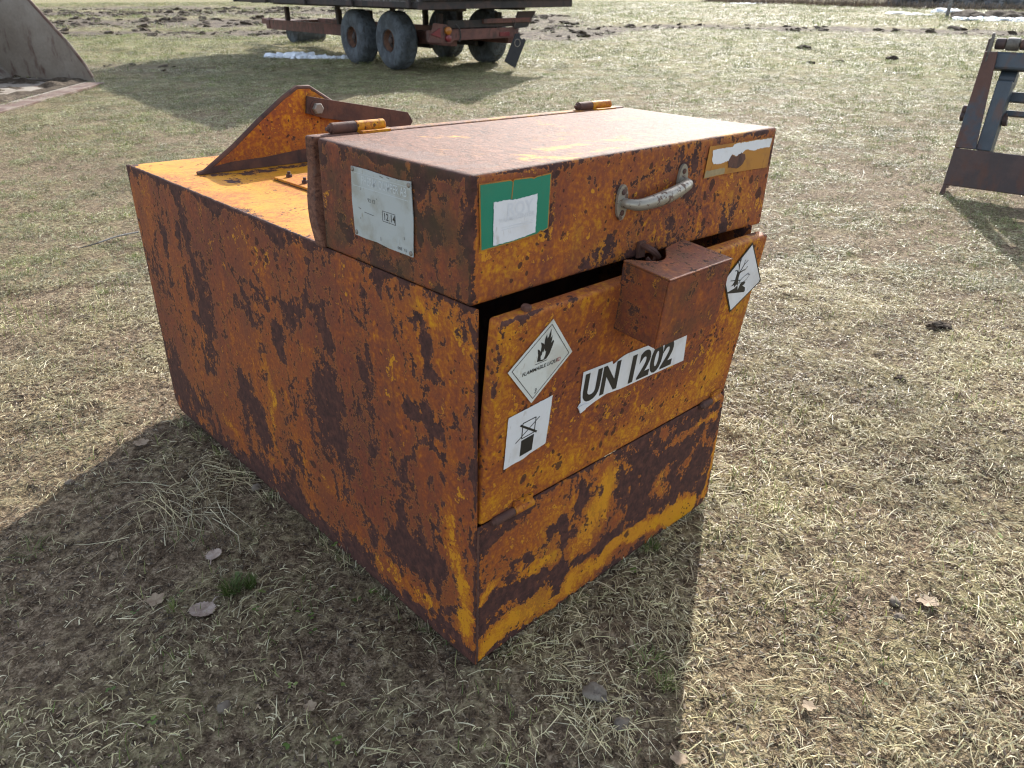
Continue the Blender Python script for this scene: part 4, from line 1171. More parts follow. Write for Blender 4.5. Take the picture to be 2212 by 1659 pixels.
def tbox(name, lo, hi, mat, bev=.006):
    mb = MB(); mb.box(lo, hi); return mb.build(name, [mat], trailer, bevel=bev)
def tposts(name, boxes, mat):
    for lo, hi in boxes: tbox(name, lo, hi, mat)
tbox('chassis_beam', (.30, -.80, .30), (.40, 4.85, .455), M_TRRED)
tbox('chassis_beam', (1.22, -.80, .30), (1.32, 4.85, .455), M_TRRED)
tposts('axle', [((.02, -.04, .305), (1.45, .04, .38)), ((.02, .96, .305), (1.45, 1.04, .38))], M_TRDARK)
tposts('bogie_beam', [((.41, -.15, .24), (.47, 1.15, .30)), ((1.15, -.15, .24), (1.21, 1.15, .30))], M_TRDARK)
tposts('upright', [((.30, y, .456), (.37, y + .07, .655)) for y in (-.55, .35, 1.25, 2.2, 4.1)] + [((1.25, y, .456), (1.32, y + .07, .655)) for y in (-.55, .35, 1.25, 2.2, 4.1)], M_TRDARK)
tposts('bed_beam', [((.28, -1.02, .656), (.40, 4.55, .735)), ((1.22, -1.02, .656), (1.34, 4.55, .735))], M_TRDARK)
tposts('cross_beam', [((-.33, y, .690), (.275, y + .08, .742)) for y in (-.6, .3, 1.2, 2.1, 3.0, 3.9)], M_TRDARK)
tbox('bed_floor', (-.34, -1.08, .745), (2.04, 4.60, .80), M_TRWOOD)
tbox('side_rail', (-.36, -1.08, .70), (-.342, 4.60, .765), M_TRDARK)
for i in range(7):
    tbox('side_board', (-.375, -1.05 + i * .80, .790), (-.343, -1.05 + i * .80 + .78, .94), M_TRWOOD, .004)
tbox('rear_sill', (-.36, -1.13, .685), (2.06, -1.085, .775), M_TRDARK)
tbox('rear_sill', (-.30, -1.16, .778), (2.06, -1.09, .845), M_TRDARK)
for sx in (-.375, 2.03):
    for i in range(3):
        tbox('high_board', (sx, -1.08, .945 + i * .37), (sx + .03, 4.60, .945 + i * .37 + .365), M_TRWOOD, .004)
for i in range(3):
    tbox('head_board', (-.34, 4.57, .81 + i * .42), (2.02, 4.60, .81 + i * .42 + .41), M_TRWOOD, .004)
tposts('stake', [((-.41, y, .70), (-.377, y + .06, 2.06)) for y in (-1.0, .4, 1.8, 3.2, 4.5)], M_TRDARK)
# rear under-run bar with lamps
bar = tbox('rear_bumper', (-.10, -.93, .375), (1.30, -.86, .50), M_TRRED)
mb = MB(); mb.prism([(-.13, .37), (.20, .345), (.245, .37), (.225, .50), (.14, .56), (-.04, .58)], (0, -.935, 0), (1, 0, 0), (0, 0, 1), (0, -1, 0), 0, .012)
lp = mb.build('lamp_plate', [M_TRRED], trailer, bevel=.003)
mb = MB(); mb.prism([(-.09, .455), (.05, .41), (.045, .525)], (0, -.948, 0), (1, 0, 0), (0, 0, 1), (0, -1, 0), 0, .012); mb.build('triangle_reflector', [M_RED], lp, bevel=.002)
mb = MB(); mb.lathe([(.045, 0), (.045, .03), (.03, .04)], (.155, -.948, .49), (0, -1, 0), 20); mb.build('indicator_lamp', [M_ORANGE], lp, smooth=True)
mb = MB(); mb.lathe([(.04, 0), (.04, .03), (.03, .036)], (.155, -.948, .405), (0, -1, 0), 20); mb.build('tail_lamp', [M_RED], lp, smooth=True)
tbox('reflector', (.98, -.945, .40), (1.14, -.932, .45), M_RED, .002)
tbox('upper_bar', (.72, -.95, .555), (1.50, -.90, .61), M_TRRED)
tbox('upper_bar', (.20, -.90, .51), (1.25, -.86, .60), M_TRDARK)
mb = MB(); mb.prism([(1.20, .47), (1.46, .50), (1.60, .685), (1.30, .685)], (0, -.90, 0), (1, 0, 0), (0, 0, 1), (0, -1, 0), 0, .03); mb.build('corner_gusset', [M_TRDARK], trailer, bevel=.003)
mb = MB(); mb.tube([(.27, -.96, .56), (.33, -.97, .50), (.345, -.96, .42), (.33, -.95, .36)], .009, 8); mb.build('cable', [M_DARK], trailer, smooth=True)
# hanging mud flap on the right
a = R(-27); ca, sa = math.cos(a), math.sin(a)
rot = lambda x, z: (1.17 + x * ca - z * sa, .235 + x * sa + z * ca)
mb = MB(); mb.prism([rot(*p) for p in [(-.105, -.20), (.095, -.20), (.105, .17), (.065, .185), (.045, .155), (.0, .165), (-.03, .205), (-.09, .17)]], (0, -1.02, 0), (1, 0, 0), (0, 0, 1), (0, -1, 0), 0, .012)
fl_ = mb.build('mud_flap', [M_FLAP], trailer, bevel=.002)
mb = MB()
cxf, czf = rot(-.015, .085)
ringp = [(cxf + .045 * math.cos(t), -1.034, czf + .045 * math.sin(t)) for t in np.linspace(0, 2 * math.pi, 25)]
mb.tube(ringp, .005, 6, caps=False); mb.build('ring', [M_BOLT], fl_, smooth=True)
mb = MB(); mb.tube([(*[rot(-.06, .18)[0]], -1.03, rot(-.06, .18)[1]), (1.13, -1.0, .60)], .0035, 6); mb.tube([(rot(-.02, .18)[0], -1.03, rot(-.02, .18)[1]), (1.16, -1.0, .60)], .0035, 6)
mb.build('chain', [M_DARK], fl_, smooth=True)
# front support roller and drawbar
mb = MB(); mb.lathe([(.10, -.36), (.16, -.355), (.185, -.33), (.188, 0), (.185, .33), (.16, .355), (.10, .36)], (1.30, 5.55, .19), (.97, .25, 0), 28); mb.build('front_roller', [M_TYRE], trailer, smooth=True)
tbox('drawbar', (.36, 4.852, .33), (1.26, 5.0, .43), M_TRRED)
tbox('drawbar', (.74, 5.003, .33), (.88, 6.3, .43), M_TRRED)
mb = MB(); mb.prism([(.29, .30), (.41, .30), (.41, .46), (.35, .48), (.29, .44)], (0, 4.86, 0), (1, 0, 0), (0, 0, 1), (0, 1, 0), 0, .14); mb.build('beam_shoe', [M_TRRED], trailer, bevel=.004)

for o_ in trailer.children:
    if o_.name.split('.')[0] in ('bed_floor', 'side_rail', 'side_board', 'rear_sill', 'high_board', 'head_board', 'stake', 'bed_beam', 'cross_beam'): o_.location.z = .045
    if o_.name.split('.')[0] == 'upright': o_.scale.z = 1.065; o_.location.z = -.030
# ------------------------------------------------------------------ loader bucket
M_BUCKET = mottled('dried_mud_on_bucket_steel', (.30, .26, .215), (.36, .32, .27), (.15, .085, .07), 2.6, .85, .40, .60)
M_BUCKETR = mottled('bucket_brown_steel', (.15, .085, .065), (.26, .20, .16), (.10, .06, .048), 5, .75)
BZ = float(gh(np.array([2.2]), np.array([9.0]))[0])
bucket = empty('loader_bucket', (2.60, 9.41, BZ))
tag(bucket, 'big mud-caked steel loader bucket lying on the grass, cut by the left edge', 'bucket')
be = np.array([-.5357, .8444, 0]); bl = np.array([-.6480, -.7616, 0]); bz = np.array([0, 0, 1.])
bn = np.array([-.7616, .6480, 0])     # square to the lip
prof = [(0, .0), (.03, .07), (.09, .195), (.24, .42), (.36, .56), (.60, .845), (.86, 1.16), (1.25, 1.10), (1.48, .72), (1.45, .30), (1.15, .03)]
mb = MB()
mb.prism(prof, (0, 0, 0), be, bz, -bl, -.02, .0); mb.build('side_plate', [M_BUCKET], bucket, bevel=.003)
mb = MB(); mb.prism(prof, bl * 2.3, be, bz, -bl, -.02, .0); mb.build('side_plate', [M_BUCKET], bucket, bevel=.003)
mb = MB(); v = []
def strip(a0, a1, th, o0=.022, o1=2.278):
    p0 = be * a0[0] + bz * a0[1]; p1 = be * a1[0] + bz * a1[1]; d = p1 - p0
    n_ = np.cross(d, bl); n_ /= np.linalg.norm(n_)
    mb.obox(p0 + bl * o0, d, bl * (o1 - o0), n_ * th)
strip((.06, .012), (1.14, .040), .016)
mb.build('floor_plate', [M_BUCKET], bucket, bevel=.002)
mb = MB()
strip((1.15, .045), (1.44, .31), .016); strip((1.445, .315), (1.475, .71), .016); strip((1.475, .715), (1.26, 1.08), .016); mb.build('back_plate', [M_BUCKET], bucket)
mb = MB()
p0 = np.array([.02, -.21, 0]) + bz * .004
mb.obox(p0 - bn * .0, bl * 2.36, bn * .20, bz * .028); mb.build('cutting_edge', [M_BUCKETR], bucket, bevel=.004)
# rim bar on the side plate edge
mb = MB()
for (a0, a1) in zip(prof[1:6], prof[2:7]):
    pa = be * a0[0] + bz * a0[1] + bl * .012; pb = be * a1[0] + bz * a1[1] + bl * .012
    mb.tube([pa, pb], .017, 8)
mb.build('edge_bar', [M_BUCKETR], bucket, smooth=True)
# soil caked inside
rs = np.random.RandomState(3)
mb = MB()
ns, nw = 26, 60
gv = np.zeros((ns, nw, 3))
for i in range(ns):
    for j in range(nw):
        s_ = .10 + i / (ns - 1) * .98; w_ = .03 + j / (nw - 1) * 2.2
        gv[i, j] = be * s_ + bl * w_ + bz * .03
flat = gv.reshape(-1, 3)
hgt = np.clip((fbm(flat, 4, 4, 77) - .42) * .22, 0, .2)
sfall = np.repeat(sstep(.0, .15, np.linspace(0, 1, ns)), nw)
flat[:, 2] += .004 + hgt * sfall
I = np.arange(ns * nw).reshape(ns, nw)
fc = np.stack([I[:-1, :-1].ravel(), I[:-1, 1:].ravel(), I[1:, 1:].ravel(), I[1:, :-1].ravel()], 1)
M_SOIL = mottled('crumbly_soil', (.060, .046, .034), (.115, .090, .066), (.19, .155, .115), 14, .95, bumpd=.01, spec=.1)
soil = link_mesh('caked_soil', flat, fc, [M_SOIL], bucket, smooth=True); tag(soil, kind='stuff')

# ------------------------------------------------------------------ coupler frame on the right
M_FRB = mottled('dark_blue_black_paint', (.026, .038, .052), (.042, .058, .074), (.085, .045, .034), 5, .5, .35, .65, .5)
M_FRR = mottled('brown_frame_rust', (.085, .052, .045), (.060, .043, .041), (.095, .045, .032), 6, .65)
M_FRM = mottled('half_rusted_blue_paint', (.045, .062, .080), (.10, .043, .028), (.055, .033, .028), 4.2, .55, .40, .56)
M_FRG = mottled('worn_grey_pin_steel', (.16, .145, .12), (.10, .085, .07), (.07, .05, .04), 12, .5)
fz = float(gh(np.array([3.95]), np.array([.4]))[0])
fw = np.array([.1002, -.9950, 0]); fb = np.array([.9950, .1002, 0])
ln_ = R(12); fu = np.array([0, 0, 1]) * math.cos(ln_) + fb * math.sin(ln_); fn = np.cross(fu, fw); fn = -fn if fn @ fb < 0 else fn   # fn points away from viewer
frame = empty('coupler_frame', (3.93, .59, fz + .004))
tag(frame, 'dark rusty steel attachment frame for a loader standing on the grass at right', 'loader attachment')
FP = lambda a, b, c=0.0: fw * a + fu * b + fn * c
FW = 1.25
def fbox(name, a0, a1, b0, b1, c0, c1, mat, bev=.005):
    mb = MB(); mb.obox(FP(a0, b0, c0), fw * (a1 - a0), fu * (b1 - b0), fn * (c1 - c0)); return mb.build(name, [mat], frame, bevel=bev)
fbox('bottom_plate', .003, FW, .045, .236, .0, .022, M_FRR)
for a0, a1, s in ((.004, .062, 1), (FW - .058, FW, -1)):
    mb = MB(); ms = lambda t_: t_ if s > 0 else FW - t_ + .0
    mb.prism([(ms(t_), b_) for t_, b_ in ([(.003, .238), (.104, .238), (.066, .71), (.008, .71)][::s])], FP(0, 0, 0), fw, fu, -fn, -.016, .0); mb.build('side_post', [M_FRM], frame, bevel=.004)
    fbox('post_web', a0 if s > 0 else a1 - .014, a0 + .014 if s > 0 else a1, .03, .775, .024, .11, M_FRR)
    mb = MB(); mb.prism([(-.012, 0), (.014, 0), (.010, .06), (-.004, .06)], FP(a0 + .006, -.004, .002), fw, fu, -fn, -.02, .0); mb.build('foot', [M_FRR], frame, bevel=.002)
    fbox('inner_beam', .100 if s > 0 else FW - .17, .17 if s > 0 else FW - .100, .238, .58, .02, .13, M_FRB)
    for bb in (.40, .43):
        mb = MB(); mb.lathe([(.026, -.01), (.026, .012), (.015, .016)], FP(a0 - .012 if s > 0 else a1 + .012, bb, .06), -fw * s, 14); mb.build('bolt', [M_FRR], frame, smooth=True)
    mb = MB(); mb.tube([FP(a0 + .165 if s > 0 else a1 - .165, .40, .10), FP(a0 + .185 if s > 0 else a1 - .185, .405, .10)], .032, 14); mb.build('bolt', [M_FRR], frame, smooth=True)
fbox('top_beam', .018, FW - .018, .632, .715, .018, .10, M_FRB, .012)
fbox('mid_beam', .115, FW - .115, .495, .545, .14, .19, M_FRB, .006)
fbox('mid_beam', .115, FW - .115, .425, .455, .14, .18, M_FRB, .006)
mb = MB(); mb.tube([FP(.095, .60, .12), FP(.17, .60, .12)], .045, 18); mb.build('bushing', [M_FRB], frame, smooth=True)
x_ = .036
for w_, r_, m_ in ((.045, .027, M_FRR), (.058, .031, M_FRG), (.03, .026, M_FRR), (.05, .030, M_FRG)):
    mb = MB(); mb.lathe([(r_ - .003, 0), (r_, .003), (r_, w_ - .003), (r_ - .003, w_)], FP(x_, .758, .07), fw, 20); mb.build('pin', [m_], frame, smooth=True)
    x_ += w_ + .004
mb = MB(); mb.prism([(.0, .66), (.0, .795), (.012, .80), (.03, .785), (.034, .76), (.034, .66)], FP(.018, 0, .0), fn, fu, fw, .0, .013)
mb.build('hook_plate', [M_FRG], frame, bevel=.002)

# ------------------------------------------------------------------ far edge of the field
M_STONE = mottled('grey_field_stone', (.11, .115, .12), (.19, .19, .185), (.06, .06, .062), 3, .9, bumpd=.02)
def blob(mb, c, r, seed, sub=1, squash=(1, 1, .8), mi=0, rough=.5):
    t = (1 + 5 ** .5) / 2
    v = np.array([(-1,t,0),(1,t,0),(-1,-t,0),(1,-t,0),(0,-1,t),(0,1,t),(0,-1,-t),(0,1,-t),(t,0,-1),(t,0,1),(-t,0,-1),(-t,0,1)], float)
    f = [(0,11,5),(0,5,1),(0,1,7),(0,7,10),(0,10,11),(1,5,9),(5,11,4),(11,10,2),(10,7,6),(7,1,8),(3,9,4),(3,4,2),(3,2,6),(3,6,8),(3,8,9),(4,9,5),(2,4,11),(6,2,10),(8,6,7),(9,8,1)]
    v /= np.linalg.norm(v[0]); v = list(v)
    for _ in range(sub):
        cache = {}; nf = []
        def mid(a, b):
            kk = (min(a, b), max(a, b))
            if kk not in cache:
                m_ = v[a] + v[b]; v.append(m_ / np.linalg.norm(m_)); cache[kk] = len(v) - 1
            return cache[kk]
        for a, b, c_ in f:
            ab, bc, ca_ = mid(a, b), mid(b, c_), mid(c_, a)
            nf += [(a, ab, ca_), (b, bc, ab), (c_, ca_, bc), (ab, bc, ca_)]
        f = nf
    V = np.array(v)
    d = 1 + (fbm(V + seed * 3.7, 1.6, 3, seed) - .5) * 2 * rough
    V = V * d[:, None] * r * np.array(squash) + np.array(c)
    mb.add(V, f, mi)

mb = MB()
wr = random.Random(9)
wall_line = [(45.9, 17.2), (45.2, 14.0), (44.0, 11.0), (43.0, 8.0), (41.5, 4.0), (39, -2)]
def along(pts, t):
    L_ = [math.dist(a, b) for a, b in zip(pts[:-1], pts[1:])]; s = t * sum(L_)
    for l_, a, b in zip(L_, pts[:-1], pts[1:]):
        if s <= l_: return (a[0] + (b[0]-a[0]) * s / l_, a[1] + (b[1]-a[1]) * s / l_)
        s -= l_
    return pts[-1]
for row in range(6):
    n_ = 62
    for i in range(n_):
        x_, y_ = along(wall_line, (i + wr.random() * .6) / n_)
        for dep in (0, .4):
            rr_ = wr.uniform(.17, .31)
            blob(mb, (x_ + dep + wr.uniform(-.12, .12) + row * .04, y_ + wr.uniform(-.1, .1), .12 + row * .27 + wr.uniform(-.05, .05)), rr_, wr.randint(0, 999), 1, (1, 1.15, .8))
wall = empty('stone_wall', (44.0, 11.0, 0))
tag(wall, 'dark dry stone wall at the far right edge of the field', 'wall')
wo_ = mb.build('stones', [M_STONE], wall); wo_.location = (-44.0, -11.0, 0); tag(wo_, kind='stuff')

M_SNOW = plain('old_snow', (.80, .83, .88), .7, 0, .06, 6, bumpd=.02)
def snow(name, spots, label, group=None):
    x0_, y0_ = spots[0][0], spots[0][1]
    mb = MB(); r_ = random.Random(len(spots) * 7 + int(abs(x0_) * 10))
    for (x_, y_, rad, hh) in spots:
        z_ = float(gh(np.array([x_]), np.array([y_]))[0])
        blob(mb, (x_ - x0_, y_ - y0_, z_ + hh * .15), rad, r_.randint(0, 999), 2, (1, 1, hh / rad), rough=.8)
    o = mb.build(name, [M_SNOW], None, smooth=True); o.location = (x0_, y0_, 0)
    return tag(o, label, 'snow', group)
sp = [(5.95, 11.1, .13, .07), (6.1, 10.97, .15, .08), (6.25, 10.85, .12, .07), (5.82, 11.2, .10, .05)]
r_ = random.Random(4)
for i in range(34):
    t_ = (i + r_.random()) / 34; x_ = 6.0 + t_ * .7 + r_.uniform(-.09, .09); y_ = 10.75 - t_ * .72 + r_.uniform(-.11, .11)
    sp.append((x_, y_, r_.uniform(.03, .065), r_.uniform(.03, .05)))
snow('snow_patch', sp, 'thawing snow patch in the shade beside the trailer wheels')
sp = []
for i in range(64):
    t_ = (i + r_.random()) / 64; sp.append((28.6 + t_ * 1.8 + r_.uniform(-.5, 1.2), 7.9 - t_ * 2.2 + r_.uniform(-.5, .5), r_.uniform(.14, .28), r_.uniform(.04, .08)))
snow('snow_patch', sp, 'broken white snow band on the bank before the stone wall')
snow('snow_patch', [(33.9, 12.2, .36, .06), (33.95, 12.0, .34, .06)], 'thin snow streak on the far grass, left of a pair')
snow('snow_patch', [(33.1, 11.2, .38, .06), (33.05, 11.0, .36, .06)], 'thin snow streak on the far grass, right of a pair')
snow('snow_patch', [(37.05, 11.5, .38, .13), (36.92, 11.2, .40, .14), (36.85, 10.9, .36, .12)], 'snow heap directly below the stone wall')
snow('snow_patch', [(47 + i * .2, 27 - i * .3, r_.uniform(.34, .45), .06) for i in range(9)], 'small snow specks at the far left end of the wall', None)

mb = MB()
for i in range(26):
    t_ = i / 25
    blob(mb, (t_ * 2.4 + r_.uniform(-.3, .3), -t_ * 2.6 + r_.uniform(-.4, .4), .02), r_.uniform(.3, .6), i + 50, 2, (1, 1, .45))
mound = mb.build('earth_bank', [M_SOIL], None, smooth=True); mound.location = (29.3, 8.2, 0); tag(mound, kind='structure')
mb = MB(); mb.lathe([(.07, 0), (.065, .5), (.06, 1.15), (.05, 1.2)], (0, 0, 0), (.12, .0, 1), 10, 0); mb.lathe([(.062, 1.0), (.062, 1.14)], (0, 0, 0), (.12, 0, 1), 10, 1)
post = mb.build('fence_post', [M_TRWOOD, M_RED], None, smooth=True); post.location = (31.1, 9.4, -.1)
tag(post, 'slim wooden post with a red band before the stone wall', 'post')

# ------------------------------------------------------------------ loose things on the ground
def gz(x, y): return float(gh(np.array([x]), np.array([y]))[0])
M_PEB = mottled('pale_pebble', (.17, .135, .10), (.22, .185, .145), (.10, .08, .06), 30, .85)
M_CLOD = mottled('dark_earth_clod', (.035, .027, .020), (.075, .056, .040), (.11, .085, .06), 30, .95, spec=.1)
stones = [(.10, -.17, .017, 'grey stone just in front of the tank, in its shadow'), (.085, -.235, .011, 'flat pale stone below the grey one in front of the tank'),
          (.655, -.425, .010, 'dark pebble in the sunny straw at lower right'), (.625, -.445, .009, 'second dark pebble just below the first in the sunny straw'),
          (-.015, .70, .0095, 'round pale pebble in the shade close to the long side panel'), (-.33, .21, .010, 'grey stone in the shaded straw at lower left'),
          (-.30, 1.02, .008, 'whitish pebble near the shadow edge left of the tank')]
for x_, y_, rr_, lab in stones:
    mb = MB(); blob(mb, (0, 0, 0), rr_, int(rr_ * 9999), 2, (1.15, .95, .7), rough=.55)
    o = mb.build('stone', [M_PEB], None, smooth=True); o.location = (x_, y_, gz(x_, y_) + rr_ * .25); o.rotation_euler = (0, 0, rr_ * 300)
    tag(o, lab, 'stone', 'stones around the tank')
clods = [(2.02, -.05, .026, 'dark block of earth on the sunlit grass right of the tank'), (13.4, 6.0, .09, 'long dark earth clod on the far grass'), (10.9, 4.7, .07, 'dark earth clump on the far grass, left of a pair'),
         (11.5, 4.55, .06, 'dark earth clump on the far grass, right of a pair'), (12.4, 4.1, .07, 'flat dark clod on the far grass near the coupler frame'), (1.55, -.10, .015, 'small dark clod in the straw right of the door')]
for x_, y_, rr_, lab in clods:
    mb = MB(); r2 = random.Random(int(x_ * 100))
    for i in range(6):
        blob(mb, (r2.uniform(-1, 1) * rr_, r2.uniform(-1, 1) * rr_, rr_ * .12), rr_ * r2.uniform(.5, .9), i + int(x_ * 10), 2, (1, 1, .55), rough=.9)
    o = mb.build('earth_clod', [M_CLOD], None, smooth=True); o.location = (x_, y_, gz(x_, y_)); tag(o, lab, 'clod', 'earth clods in the field')

k = NT('dead_leaf'); _p = k.obj()
k.P('Base Color', k.ramp(k.noise(_p, 60, 6, .65), [(.3, (.16, .105, .075)), (.5, (.30, .225, .175)), (.72, (.42, .35, .30))])); k.P('Roughness', .7); k.bump(k.noise(_p, 90, 4), .6, .0015)
M_LEAF = k.mat
k = NT('tan_leaf'); _p = k.obj()
k.P('Base Color', k.ramp(k.noise(_p, 60, 6, .65), [(.3, (.17, .11, .065)), (.6, (.30, .225, .145))])); k.P('Roughness', .75)
M_LEAF2 = k.mat
def leaf(x_, y_, size, yaw, kind, label):
    lr = random.Random(int((x_ + 3) * 977 + (y_ + 3) * 313)); n_ = 44
    ring_ = []
    for i in range(n_):
        t_ = 2 * math.pi * i / n_
        if kind == 'round': rad = 1 + .07 * (1 if i % 2 else -1) - .12 * math.cos(t_) ** 2 + (.16 if i == 0 else 0)
        else: rad = .62 + .30 * abs(math.cos(2.5 * t_)) + lr.uniform(-.06, .06)
        ring_.append((rad * math.cos(t_), rad * math.sin(t_)))
    vs = [(0, 0, 0)]; fs = []
    for q_ in (.5, 1.0):
        for a_, b_ in ring_:
            xx, yy = a_ * q_, b_ * q_
            vs.append((xx * size, yy * size, size * (.16 * abs(yy) + .18 * xx * xx + lr.uniform(-.03, .03) - .04)))
    for i in range(n_):
        j = (i + 1) % n_
        fs.append((0, 1 + i, 1 + j)); fs.append((1 + i, 1 + n_ + i, 1 + n_ + j, 1 + j))
    mb = MB(); mb.add(vs, fs); mb.tube([(size * .9, 0, .004), (size * 1.4, size * .15, .006), (size * 1.8, size * .1, .003)], .0011, 5)
    o = mb.build('dead_leaf', [M_LEAF if kind == 'round' else M_LEAF2], None, smooth=True)
    o.location = (x_, y_, gz(x_, y_) + .008); o.rotation_euler = (R(lr.uniform(-12, 12)), R(lr.uniform(-12, 12)), yaw)
    tag(o, label, 'leaf', 'dead leaves on the ground')
leaf(-.262, .432, .024, .3, 'round', 'large round greyish dead leaf in the shade left of the tank')
leaf(-.125, 1.055, .019, 1.2, 'lobed', 'lobed tan leaf in the shadow near the rear of the tank')
leaf(-.235, .118, .012, 2.2, 'lobed', 'small pale leaf scrap on bare soil, bottom centre')
leaf(.690, -.470, .020, .8, 'lobed', 'curled pale leaf in the sunny straw at far lower right')
leaf(-.31, .52, .018, 2.6, 'lobed', 'torn brown leaf left of the large round leaf')
leaf(-.18, .56, .016, 4.0, 'round', 'small grey leaf just above the large round leaf')
leaf(.32, -.42, .012, 5.0, 'lobed', 'tan leaf in front of the tank at the shadow edge')
leaf(.10, -.33, .014, 1.0, 'lobed', 'brown leaf at the bottom edge in front of the tank')
mb = MB(); arc_tube(mb, [(0, 0, .012), (-.10, -.03, .02), (-.20, -.055, .014), (-.27, -.05, .008)], [.004, .0035, .003, .0015], 5, 7)
tw_ = mb.build('twig', [M_TRWOOD], None, smooth=True); tw_.location = (.56, 2.86, gz(.5, 2.85)); tag(tw_, 'dry pale twig on the grass behind the rear corner of the tank', 'twig')

# ------------------------------------------------------------------ grass
def blade_mat(name, trans=.35):
    k = NT(name)
    c = k.attr('Col', 'Color')
    inf = k.node('ShaderNodeObjectInfo').outputs['Random']
    gpos = k.node('ShaderNodeNewGeometry').outputs['Position']
    macro = k.sstep(.32, .68, k.noise(gpos, 1.7, 4, .6), .66, 1.22)
    val = k.m('MULTIPLY', k.m('ADD', .75, k.m('MULTIPLY', inf, .45)), macro)
    n = k.node('ShaderNodeHueSaturation'); k.set(n.inputs['Value'], val); k.t.links.new(c, n.inputs['Color'])
    k.P('Base Color', n.outputs[0]); k.P('Roughness', .5); k.P('Specular IOR Level', .35)
    tr = k.node('ShaderNodeBsdfTranslucent'); k.t.links.new(n.outputs[0], tr.inputs[0])
    mx = k.node('ShaderNodeMixShader'); mx.inputs[0].default_value = trans
    k.t.links.new(k.b.outputs[0], mx.inputs[1]); k.t.links.new(tr.outputs[0], mx.inputs[2]); k.t.links.new(mx.outputs[0], k.out.inputs[0])
    return k.mat
M_BLADE = blade_mat('grass_blades', .25)
M_BLADE_NEAR = blade_mat('near_grass_blades')
STRAW = [(.66, .585, .36), (.56, .485, .285), (.42, .345, .20), (.76, .695, .47), (.28, .215, .13), (.58, .545, .30), (.20, .15, .092)]
FAR = [tuple(c_ * f_ for c_, f_ in zip(c, (.68, .73, .66))) for c in STRAW]
GREEN = [(.10, .145, .038), (.14, .185, .052), (.20, .235, .075), (.27, .28, .11)]

def blades(n, R0, spec, seed):
    """spec: list of (share, palette, len range, width range, rise range, droop)"""
    r = random.Random(seed); V = []; F = []; C = []
    pref = r.uniform(0, 6.28)
    for b in range(n):
        t = r.random(); acc = 0
        for sp_ in spec:
            acc += sp_[0]
            if t <= acc: break
        _, pal, lr_, wr_, rise, mode = sp_
        a = r.uniform(0, 6.28); q = R0 * math.sqrt(r.random())
        x, y = q * math.cos(a), q * math.sin(a)
        ln = r.uniform(*lr_) * (.6 + .4 * r.random()); wd = r.uniform(*wr_); h = r.uniform(*rise)
        dr_ = (pref + r.gauss(0, .9)) if r.random() < .6 else r.uniform(0, 6.28)
        curl = r.gauss(0, .32 if mode == 'flat' else .35)
        col = r.choice(pal); sc = r.uniform(.75, 1.2); col = tuple(c * sc for c in col)
        nseg = 3 if ln > .03 else 2
        kink = r.gauss(0, .55) if r.random() < .45 else 0.0; kat = r.uniform(.25, .8)
        px, py, pz = x, y, r.uniform(-.002, .005)
        tilt = r.uniform(-.9, .9)
        base = len(V)
        for i in range(nseg + 1):
            u = i / nseg
            d = dr_ + curl * u + (kink if u > kat else 0)
            if mode == 'flat': z = pz + h * math.sin(math.pi * min(1, u * .9 + .05))
            else: z = pz + h * (u ** .8)
            w = wd * (1 - .75 * u ** 2) * .5 * (.6 + .4 * min(1, u * 4))
            nx_, ny_ = -math.sin(d), math.cos(d)
            V.append((px + nx_ * w * math.cos(tilt), py + ny_ * w * math.cos(tilt), z + w * math.sin(tilt)))
            V.append((px - nx_ * w * math.cos(tilt), py - ny_ * w * math.cos(tilt), z - w * math.sin(tilt)))
            C += [col, col]
            st = ln / nseg * (1.0 if mode == 'flat' else (.35 + .9 * u))
            px += math.cos(d) * st; py += math.sin(d) * st
        for i in range(nseg):
            k0 = base + 2 * i
            F.append((k0, k0 + 1, k0 + 3, k0 + 2))
    return V, F, C

lib = bpy.data.collections.new('grass_library')     # never linked to the scene
def clump(name, *a):
    V, F, C = blades(*a)
    me = bpy.data.meshes.new(name); me.from_pydata(V, [], F)
    ca = me.color_attributes.new('Col', 'FLOAT_COLOR', 'POINT')
    ca.data.foreach_set('color', np.array([(*c, 1) for c in C], dtype=np.float32).ravel())
    me.materials.append(M_BLADE)
    o = bpy.data.objects.new(name, me); lib.objects.link(o)
flat_s = lambda sh, pal=FAR, l=(.008, .042), w=(.0010, .0030), h=(.001, .008): (sh, pal, l, w, h, 'flat')
up_s = lambda sh, pal=GREEN, l=(.010, .028), w=(.0012, .0026), h=(.008, .026): (sh, pal, l, w, h, 'up')
NV = 0
for i in range(7): clump('g%02d' % NV, 40, .048, [flat_s(.80), flat_s(.10, FAR[:4], (.05, .11), (.001, .002), (.006, .022)), up_s(.10)], 100 + i); NV += 1     # 0-6 straw
for i in range(4): clump('g%02d' % NV, 30, .045, [flat_s(.50), up_s(.35), up_s(.15, FAR, (.01, .03), (.001, .002), (.01, .03))], 200 + i); NV += 1              # 7-10 mixed
for i in range(3): clump('g%02d' % NV, 34, .030, [up_s(.85), flat_s(.15)], 300 + i); NV += 1                                                                       # 11-13 green
for i in range(3): clump('g%02d' % NV, 20, .055, [flat_s(1.0, FAR[2:5] + FAR[6:], (.006, .025), (.001, .004), (.001, .007))], 400 + i); NV += 1                # 14-16 litter
for i in range(3): clump('g%02d' % NV, 6, .05, [flat_s(1.0, FAR[:4], (.08, .16), (.0012, .0022), (.006, .03))], 500 + i); NV += 1                                # 17-19 long stalks

